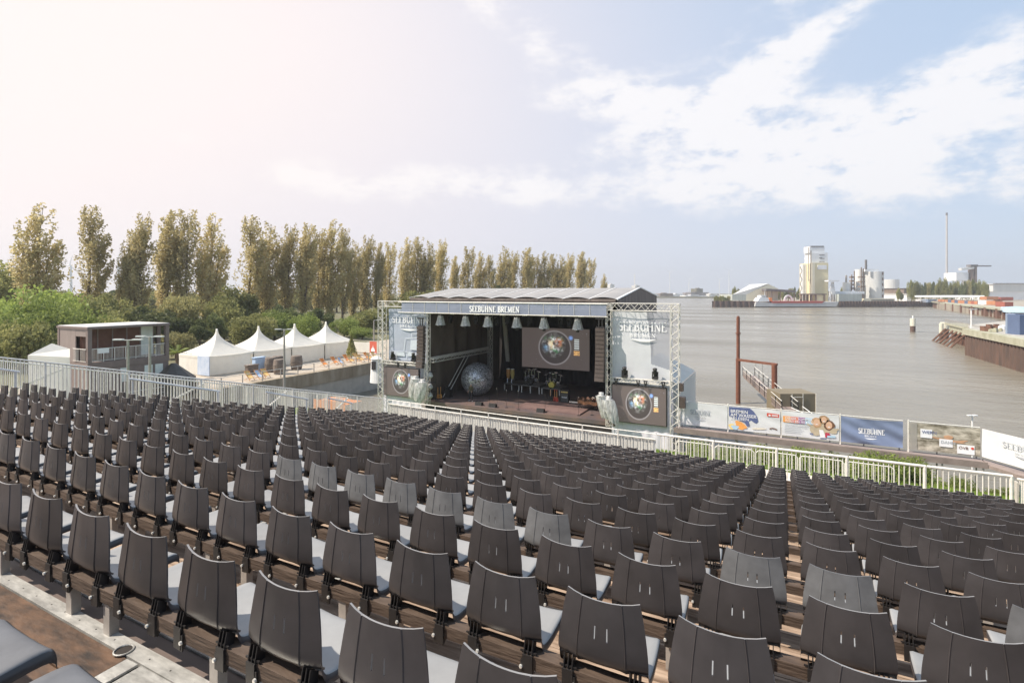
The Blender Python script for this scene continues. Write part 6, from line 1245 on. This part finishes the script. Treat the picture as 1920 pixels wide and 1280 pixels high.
for cu, cv, hc, s in ((.62,.66,(.50,.30,.16),1.0),(.745,.80,(.38,.24,.13),.85),(.83,.60,(.16,.08,.045),1.0)):
    mb = MB(); blobp(mb, fr, cu*W_, cv*H_, (.34)*s, .36*s, .012, 0, wob=.08, s=cu*9); mb.build('hair_print', mat('hair_print%d' % int(cu*100), hc, .6, .15, 5), t); mb = MB(); blobp(mb, fr, (cu+.0)*W_, (cv-.01)*H_, .20*s, .26*s, .016); mb.build('face_print', m_tan, t); mb = MB(); blobp(mb, fr, cu*W_, (cv-.07)*H_, .07, .03, .020); mb.build('smile_print', m_letter, t)
mb = MB(); mb.poly([fr(u*W_, v*H_, .022) for u, v in ((.66,.38),(.73,.38),(.78,.08),(.68,.06))]); mb.build('white_shirt', m_letter, t); mb = MB(); mb.poly([fr(u*W_, v*H_, .024) for u, v in ((.76,.10),(.86,.14),(.84,.28),(.77,.30))]); mb.build('red_shirt', mat('crimson_print', (.45,.04,.08), .6), t)
mb = MB(); mb.poly([fr(u*W_, v*H_, .026) for u, v in ((.80,.10),(.94,.12),(.94,.20),(.80,.18))]); mb.build('blue_mark', m_lbp, t); mb = MB(); mb.poly([fr(u*W_, v*H_, .026) for u, v in ((.50,.16),(.56,.16),(.56,.21),(.50,.21))]); mb.poly([fr(u*W_, v*H_, .026) for u, v in ((.68,.02),(.78,.02),(.78,.06),(.68,.06))]); mb.build('dark_mark', m_navy, t)
# 4 navy
t, fr, W_, H_ = banner(1577, 1693, 'crumpled slate blue banner with white stage name, fourth in the row', mat('slate_blue_banner', (.19,.235,.36), .55, .12, .8), 4, .10, .08)
mb = MB(); h = .36; k = W_*.43/serif_w('SEEBÜHNE', h); cy_ = cloth_y; fr2 = lambda u, v, d=0: (fr(u, v)[0], cy_(u, v)-d-.004, fr(u, v)[2]-.08*sin(pi*u/W_)*v/H_); serif(mb, 'SEEBÜHNE', fr2, W_*.29, H_*.42, h, wide=k, bold=1.3); h2 = .12; k = W_*.2/serif_w('BREMEN', h2, .2); serif(mb, 'BREMEN', fr2, W_*.39, H_*.30, h2, .2, wide=k, bold=1.3); logo(mb, fr2, W_*.49, H_*.25, W_*.22, .08, .012); mb.build('lettering', m_letter, t)
# 5 picture banner
m_pic = mat('brown_foam_photo_print', (.13,.11,.075), .6, .4, 1.4, col2=(.60,.55,.46), stretch=(1,1,2.2), contrast=1.5, detail=9, rot=(0,.25,0)); m_mesh = mat('grey_mesh', (.40,.38,.35), .7, .1, 3, alpha=.7)
t, fr, W_, H_ = banner(1705, 1838, 'brown water photo banner with a swimmer and white name plates, fifth in the row', m_pic, 5, .03)
mb = MB(); blobp(mb, fr, .55*W_, .47*H_, .9, .07, .004, 0, -.12, wob=.06); blobp(mb, fr, .56*W_, .55*H_, .22, .2, .005, 0, 0, wob=.15); blobp(mb, fr, .70*W_, .46*H_, .5, .06, .0055, 0, .18); mb.build('swimmer', mat('swimmer_print', (.52,.30,.18), .6, .2, 5), t)
mb = MB(); mb.poly([fr(u*W_, v*H_, .003) for u, v in ((.0,0),(.11,0),(.11,1),(.0,1))]); mb.build('plain_edge', m_mesh, t)
for (u0, u1, v0, v1), txt, m, s in (((.16,.33,.48,.80),'WERN',m_navy,.27),((.43,.62,.22,.50),'DAHN',m_greyprint,.26),((.68,.92,.03,.36),'ÖVB',m_hairp,.25)):
    mb = MB(); mb.poly([fr(u*W_, v*H_, .010) for u, v in ((u0,v0),(u1,v0),(u1,v1),(u0,v1))]); mb.build('name_plate', m_letter, t); sans(txt, fr, (u0+.02)*W_, (v1-.16)*H_, s, m, t, dz=.03, bold=.008)
    if txt == 'ÖVB': mb = MB(); blobp(mb, fr, (u1-.03)*W_, (v1-.10)*H_, .08, .08, .03); mb.build('red_dot', m_redp, t)
# 6 white banner turning towards the seats
x0, _z = onY(1841, YBn); tipx, tipy = 14.8, 39.3; t = thing('fence_banner', 'white banner turning towards the seats at the right end of the row', 'banner', (x0, YBn, zbb)); ln_ = math.hypot(tipx-x0, tipy-YBn); ux, uy = (tipx-x0)/ln_, (tipy-YBn)/ln_
fr6 = lambda u, v, d=0: (x0+ux*u+uy*d*1.0, YBn+uy*u-ux*d, zbb+v); mb = MB(); mb.grid(lambda u, v: fr6(u*ln_, v*(zbt-zbb), .02*sin(u*17+v*5)), 24, 6); mb.grid(lambda u, v: fr6(u*ln_, v*(zbt-zbb), -.03+.02*sin(u*17+v*5)), 24, 6); mb.build('cloth', m_wb, t, smooth=True)
mb = MB(); h = .34; k = ln_*.42/serif_w('SEEBÜHNE', h); serif(mb, 'SEEBÜHNE', lambda u, v, d=0: fr6(u, v, d+.06), ln_*.22, 1.0, h, wide=k); serif(mb, 'BREMEN', lambda u, v, d=0: fr6(u, v, d+.06), ln_*.34, .75, .12, .2); logo(mb, lambda u, v, d=0: fr6(u, v, d+.06), ln_*.42, .66, 1.0, .10, .012); mb.build('lettering', m_greyprint, t)
# scaffold
m_scaf = mat('scaffold_tube', (.42,.39,.36), .5, .2, 6, metal=.2); m_plankb = mat('scaffold_deck', (.25,.20,.18), .8, .25, 1.2, stretch=(1,3,1))
xs0, xs1 = onY(1268, YBn)[0], x0
t = thing('scaffold_walkway', 'steel tube scaffold walkway with brown deck under the row of banners', 'scaffold', (xs0, YBn-.6, 1)); mb = MB(); mb.box(xs0, xs1, YBn-1.1, YBn+.35, zbb-.42, zbb-.22); mb.prism([(xs1,YBn-1.1,zbb-.42),(xs1+.1,YBn+.35,zbb-.42),(tipx+.6,tipy+.4,zbb-.42),(tipx-.7,tipy-.6,zbb-.42)], (0,0,.2)); mb.build('deck', m_plankb, t)
mb = MB(); mb.box(xs0, xs1, YBn-1.16, YBn-1.11, zbb-.45, zbb-.05); mb.build('toe_board', m_plankb, t)
nst = 10
for k in range(nst):
    x = xs0+.4+(xs1-xs0-.6)*k/(nst-1)
    for dy in (-1.05, .3): mb = MB(); mb.tube((x, YBn+dy, .0), (x, YBn+dy, zbb+(.0 if dy > 0 else -.1)), .045, 6); mb.build('standard', m_scaf, t)
    if k < nst-1: mb = MB(); x2 = xs0+.4+(xs1-xs0-.6)*(k+1)/(nst-1); mb.tube((x, YBn-1.1, zbb-.6 if k % 2 else 1.0), (x2, YBn-1.1, 1.0 if k % 2 else zbb-.6), .03, 5); mb.build('diagonal', m_scaf, t)
mb = MB(); mb.tube((xs0, YBn-1.1, zbb-.75), (xs1, YBn-1.1, zbb-.75), .035, 6); mb.tube((xs0, YBn-1.1, 1.4), (xs1, YBn-1.1, 1.4), .035, 6); mb.build('ledger', m_scaf, t)
# crowd barriers on the path
for k in range(5):
    xa = -3.4+k*2.45-3.0; y = 37.3; t = thing('crowd_barrier', 'round cornered steel crowd barrier on the path below the stand, %s from the left' % ordw(k+1), 'barrier', (xa, y, 2.65), 0, 'crowd barriers on the path'); z_ = 2.62
    mb = MB(); mb.path([(xa,y,z_+.1),(xa,y,z_+.95),(xa+.15,y,z_+1.1),(xa+2.2,y,z_+1.1),(xa+2.35,y,z_+.95),(xa+2.35,y,z_+.1),(xa,y,z_+.1)], .03, 6); mb.build('frame', m_galv, t); mb = MB(); [mb.tube((xa+.15+q*.16,y,z_+.1),(xa+.15+q*.16,y,z_+1.08),.014,5) for q in range(14)]; mb.build('bars', m_galv, t); mb = MB(); mb.box(xa+.1,xa+.16,y-.3,y+.3,z_,z_+.06); mb.box(xa+2.19,xa+2.25,y-.3,y+.3,z_,z_+.06); mb.build('feet', m_galv, t)
# shrubs on the bank
shr = [(-5.4,40.4,1.2),(-3.2,40.8,1.1),(-1.2,41.2,1.3),(.4,40.6,1.5),(1.9,41.0,1.3),(3.6,41.4,1.2),(5.2,40.2,1.7),(6.8,41.2,1.5),(8.4,40.8,.9),(9.9,41.4,.9),(11.6,41.0,.8)]
for i, (x, y, s) in enumerate(shr): place(limes, i, (x, y, 1.0), i*1.7, (.24*s, .24*s, .24*s), 'leafy green shrub on the bank below the banners, %s from the left' % ordw(1+sum(1 for q in shr if q[0] < x)), 'shrubs on the bank')
# grass tufts of the bank
rg = random.Random(8); v, f = [], []
for k in range(26000):
    x, y = (rg.uniform(-14, 18), rg.uniform(36.2, 43.6)) if k % 2 else (rg.uniform(6.5, 18), rg.uniform(30, 40))
    z = 2.9-.2*max(0,(y-31)/5.5) if y < 36.5 else 2.7-.5*(y-36.5)/2.1 if y < 38.6 else 2.2-1.3*(y-38.6)/4.8
    a = rg.random()*6.28; h = rg.uniform(.15,.45); b = len(v); d = .05; v += [(x-d*cos(a),y-d*sin(a),z-.02),(x+d*cos(a),y+d*sin(a),z-.02),(x+rg.uniform(-.12,.12),y+rg.uniform(-.12,.12),z+h)]; f.append((b,b+1,b+2))
me = bpy.data.meshes.new('grass_tufts'); me.from_pydata(v, [], f); me.materials.append(leafmat('fresh_grass', (.20,.32,.05), (.36,.46,.10), .4)); o = bpy.data.objects.new('grass_tufts', me); C.objects.link(o); o['kind'] = 'stuff'; o['label'] = 'bright green grass on the bank below the stand'; o['category'] = 'grass'
# rusty portal with gangway in the river
t = thing('rusty_portal', 'rust brown steel portal with one tall pile and a crossbeam in the river', 'portal', at(1384,66,0))
pA, pB = at(1384,66), at(1452,62.5); zA = HC+(547-594)/F*66; zBm = HC+(547-674)/F*66
mb = MB(); mb.tube((pA.x,pA.y,-1),(pA.x,pA.y,zA),.20,14); mb.tube((pA.x,pA.y,-1),(pA.x,pA.y,zBm),.27,14); mb.tube((pA.x,pA.y,zA-2.1),(pA.x,pA.y,zA-1.95),.30,14); mb.tube((pA.x,pA.y,zA-.02),(pA.x,pA.y,zA+.12),.14,8); mb.build('tall_pile', m_rust, t)
mb = MB(); mb.tube((pB.x,pB.y,-1),(pB.x,pB.y,zBm-.1),.31,14); mb.build('short_pile', m_rust, t); mb = MB(); mb.bar((pA.x-.2,pA.y,zBm), (pB.x+.3,pB.y,zBm-.12), .34, .26); mb.build('crossbeam', m_rust, t)
mb = MB(); [mb.tube(tuple(pA.lerp(pB, q)+Vector((0,0,zBm-.1))), tuple(pA.lerp(pB, q)+Vector((0,0,zBm-d))), .015, 4) for q, d in ((.5,.6),(.68,3.0))]; mb.build('hoist_chain', m_dark, t)
t = thing('gangway', 'sloping brown gangway with handrails leading down through the rusty portal', 'gangway', at(1395,70,3)); g0, g1 = at(1393,72), at(1466,54); z0_, z1__ = HC-(703-547)/F*72, HC-(772-547)/F*54
d = (g1-g0).normalized(); sd = Vector((-d.y, d.x, 0))*.75; mb = MB(); mb.prism([tuple(p) for p in (g0+Vector((0,0,z0_)), g1+Vector((0,0,z1__)), g1+sd*2+Vector((0,0,z1__)), g0+sd*2+Vector((0,0,z0_)))], (0,0,-.25)); mb.build('deck', mat('brown_gangway', (.24,.19,.17), .7, .2, 2), t)
for s_, nm in ((0, 0), (2, 1)):
    a_ = g0+sd*s_; b_ = g1+sd*s_; mb = MB(); mb.tube(tuple(a_+Vector((0,0,z0_+1.1))), tuple(b_+Vector((0,0,z1__+1.1))), .035); mb.tube(tuple(a_+Vector((0,0,z0_+.6))), tuple(b_+Vector((0,0,z1__+.6))), .02); mb.build('handrail', m_galv, t)
    for k in range(9): c = a_.lerp(b_, k/8); zc = z0_+(z1__-z0_)*k/8; mb = MB(); mb.tube((c.x,c.y,zc-.1),(c.x,c.y,zc+1.1),.05,5); mb.build('baluster', m_dark, t)
mb = MB(); a_ = g0+Vector((0,0,z0_)); b_ = g1+Vector((0,0,z1__)); mb.add([tuple(a_), tuple(b_), tuple(b_+Vector((0,0,.75))), tuple(a_+Vector((0,0,.75)))], [(0,1,2,3)]); mb.build('side_mesh', mat('brown_mesh_infill', (.25,.20,.18), .8, .1, alpha=.6), t)
t = thing('pontoon_house', 'olive brown box with a pale door frame on the pontoon behind the banners', 'pontoon box', at(1495,56,0)); mb = MB(); fbox(mb, 1463, 1530, 56, 738, 790, 3.0); mb.build('walls', mat('olive_brown_panel', (.20,.165,.11), .7, .12, .8), t)
mb = MB(); fbox(mb, 1530.2, 1531.2, 55.9, 738, 790, .1); [fbox(mb, p, p+.9, 55.9, 738 if p > 1486 else 739, 790, .05) for p in (1485, 1505.5)]; fbox(mb, 1486, 1505.4, 55.9, 744, 745, .05); mb.build('pale_frame', m_galv, t)
mb = MB(); a_, b_ = at(1484,54.5), at(1520,50); mb.tube((a_.x,a_.y,HC-(764-547)/F*54.5),(b_.x,b_.y,HC-(780-547)/F*50),.04); a_, b_ = at(1505,54.5), at(1524,50); mb.tube((a_.x,a_.y,HC-(762-547)/F*54.5),(b_.x,b_.y,HC-(776-547)/F*50),.04); mb.build('boarding_rail', m_white, t)
t = thing('street_lamp', 'thin lamp with two small heads rising behind the swimmer banner', 'street lamp', at(1823,40,1)); c = at(1823,40); zt_ = HC-(779-547)/F*40; mb = MB(); mb.tube((c.x,c.y,.5),(c.x,c.y,zt_),.05,6); mb.build('pole', m_white, t); mb = MB(); mb.obox((c.x-.18,c.y-.1,zt_+.03), .3,.2,.06,R3); mb.obox((c.x+.18,c.y+.1,zt_+.03), .3,.2,.06,R3); mb.build('lamp_head', m_white, t)
# white marquee behind the right banner
t = thing('marquee', 'white ribbed marquee standing behind the right stage banner and tower', 'marquee', (-8.3, 55, 2)); xe_, ye0, ye1 = -8.35, 50.3, 60.2; zev, zrg = HC-8.5, HC-6.55; xrg = -13.5
xrg = -12.0; zrg = HC-6.75
mb = MB(); mb.grid(lambda u, v: (xe_+(xrg-xe_)*u, ye0+(ye1-ye0)*v, zev+(zrg-zev)*u+.05*abs(sin(pi*v*4))), 6, 24); mb.build('roof', m_white_cloth, t, smooth=True)
mb = MB(); mb.grid(lambda u, v: (xe_+.10*abs(sin(pi*u*8)), ye0+(ye1-ye0)*u, .5+(zev-.5)*v), 64, 2); mb.prism([(xe_,ye0,.5),(xrg,ye0,.5),(xrg,ye0,zrg),(xe_,ye0,zev)], (0,.03,0)); mb.prism([(xrg,ye0,.5),(xrg,ye1,.5),(xrg,ye1,zrg),(xrg,ye0,zrg)], (.03,0,0)); mb.build('side_wall', m_white_cloth, t)
mb = MB(); mb.box(xe_-3.6, xe_+.5, ye0-3, ye1+.5, -.5, 1.2); mb.build('platform', m_conc, t)
# ------------------------------------------------------------------ air
hz_ = MB(); hz_.box(-3100, 2800, -400, 3000, -3.2, 116); o = hz_.build('haze', bpy.data.materials.new('haze_air')); o['kind'] = 'stuff'; o['label'] = 'thin pale river haze'; o['category'] = 'haze'
hm = o.data.materials[0]; hm.use_nodes = True; hn = hm.node_tree; hn.nodes.clear(); ho = hn.nodes.new('ShaderNodeOutputMaterial'); hv = hn.nodes.new('ShaderNodeVolumePrincipled')
hv.inputs['Color'].default_value = (.90,.93,.97,1); hv.inputs['Density'].default_value = .0003; hv.inputs['Anisotropy'].default_value = .25; hn.links.new(hv.outputs[0], ho.inputs['Volume'])
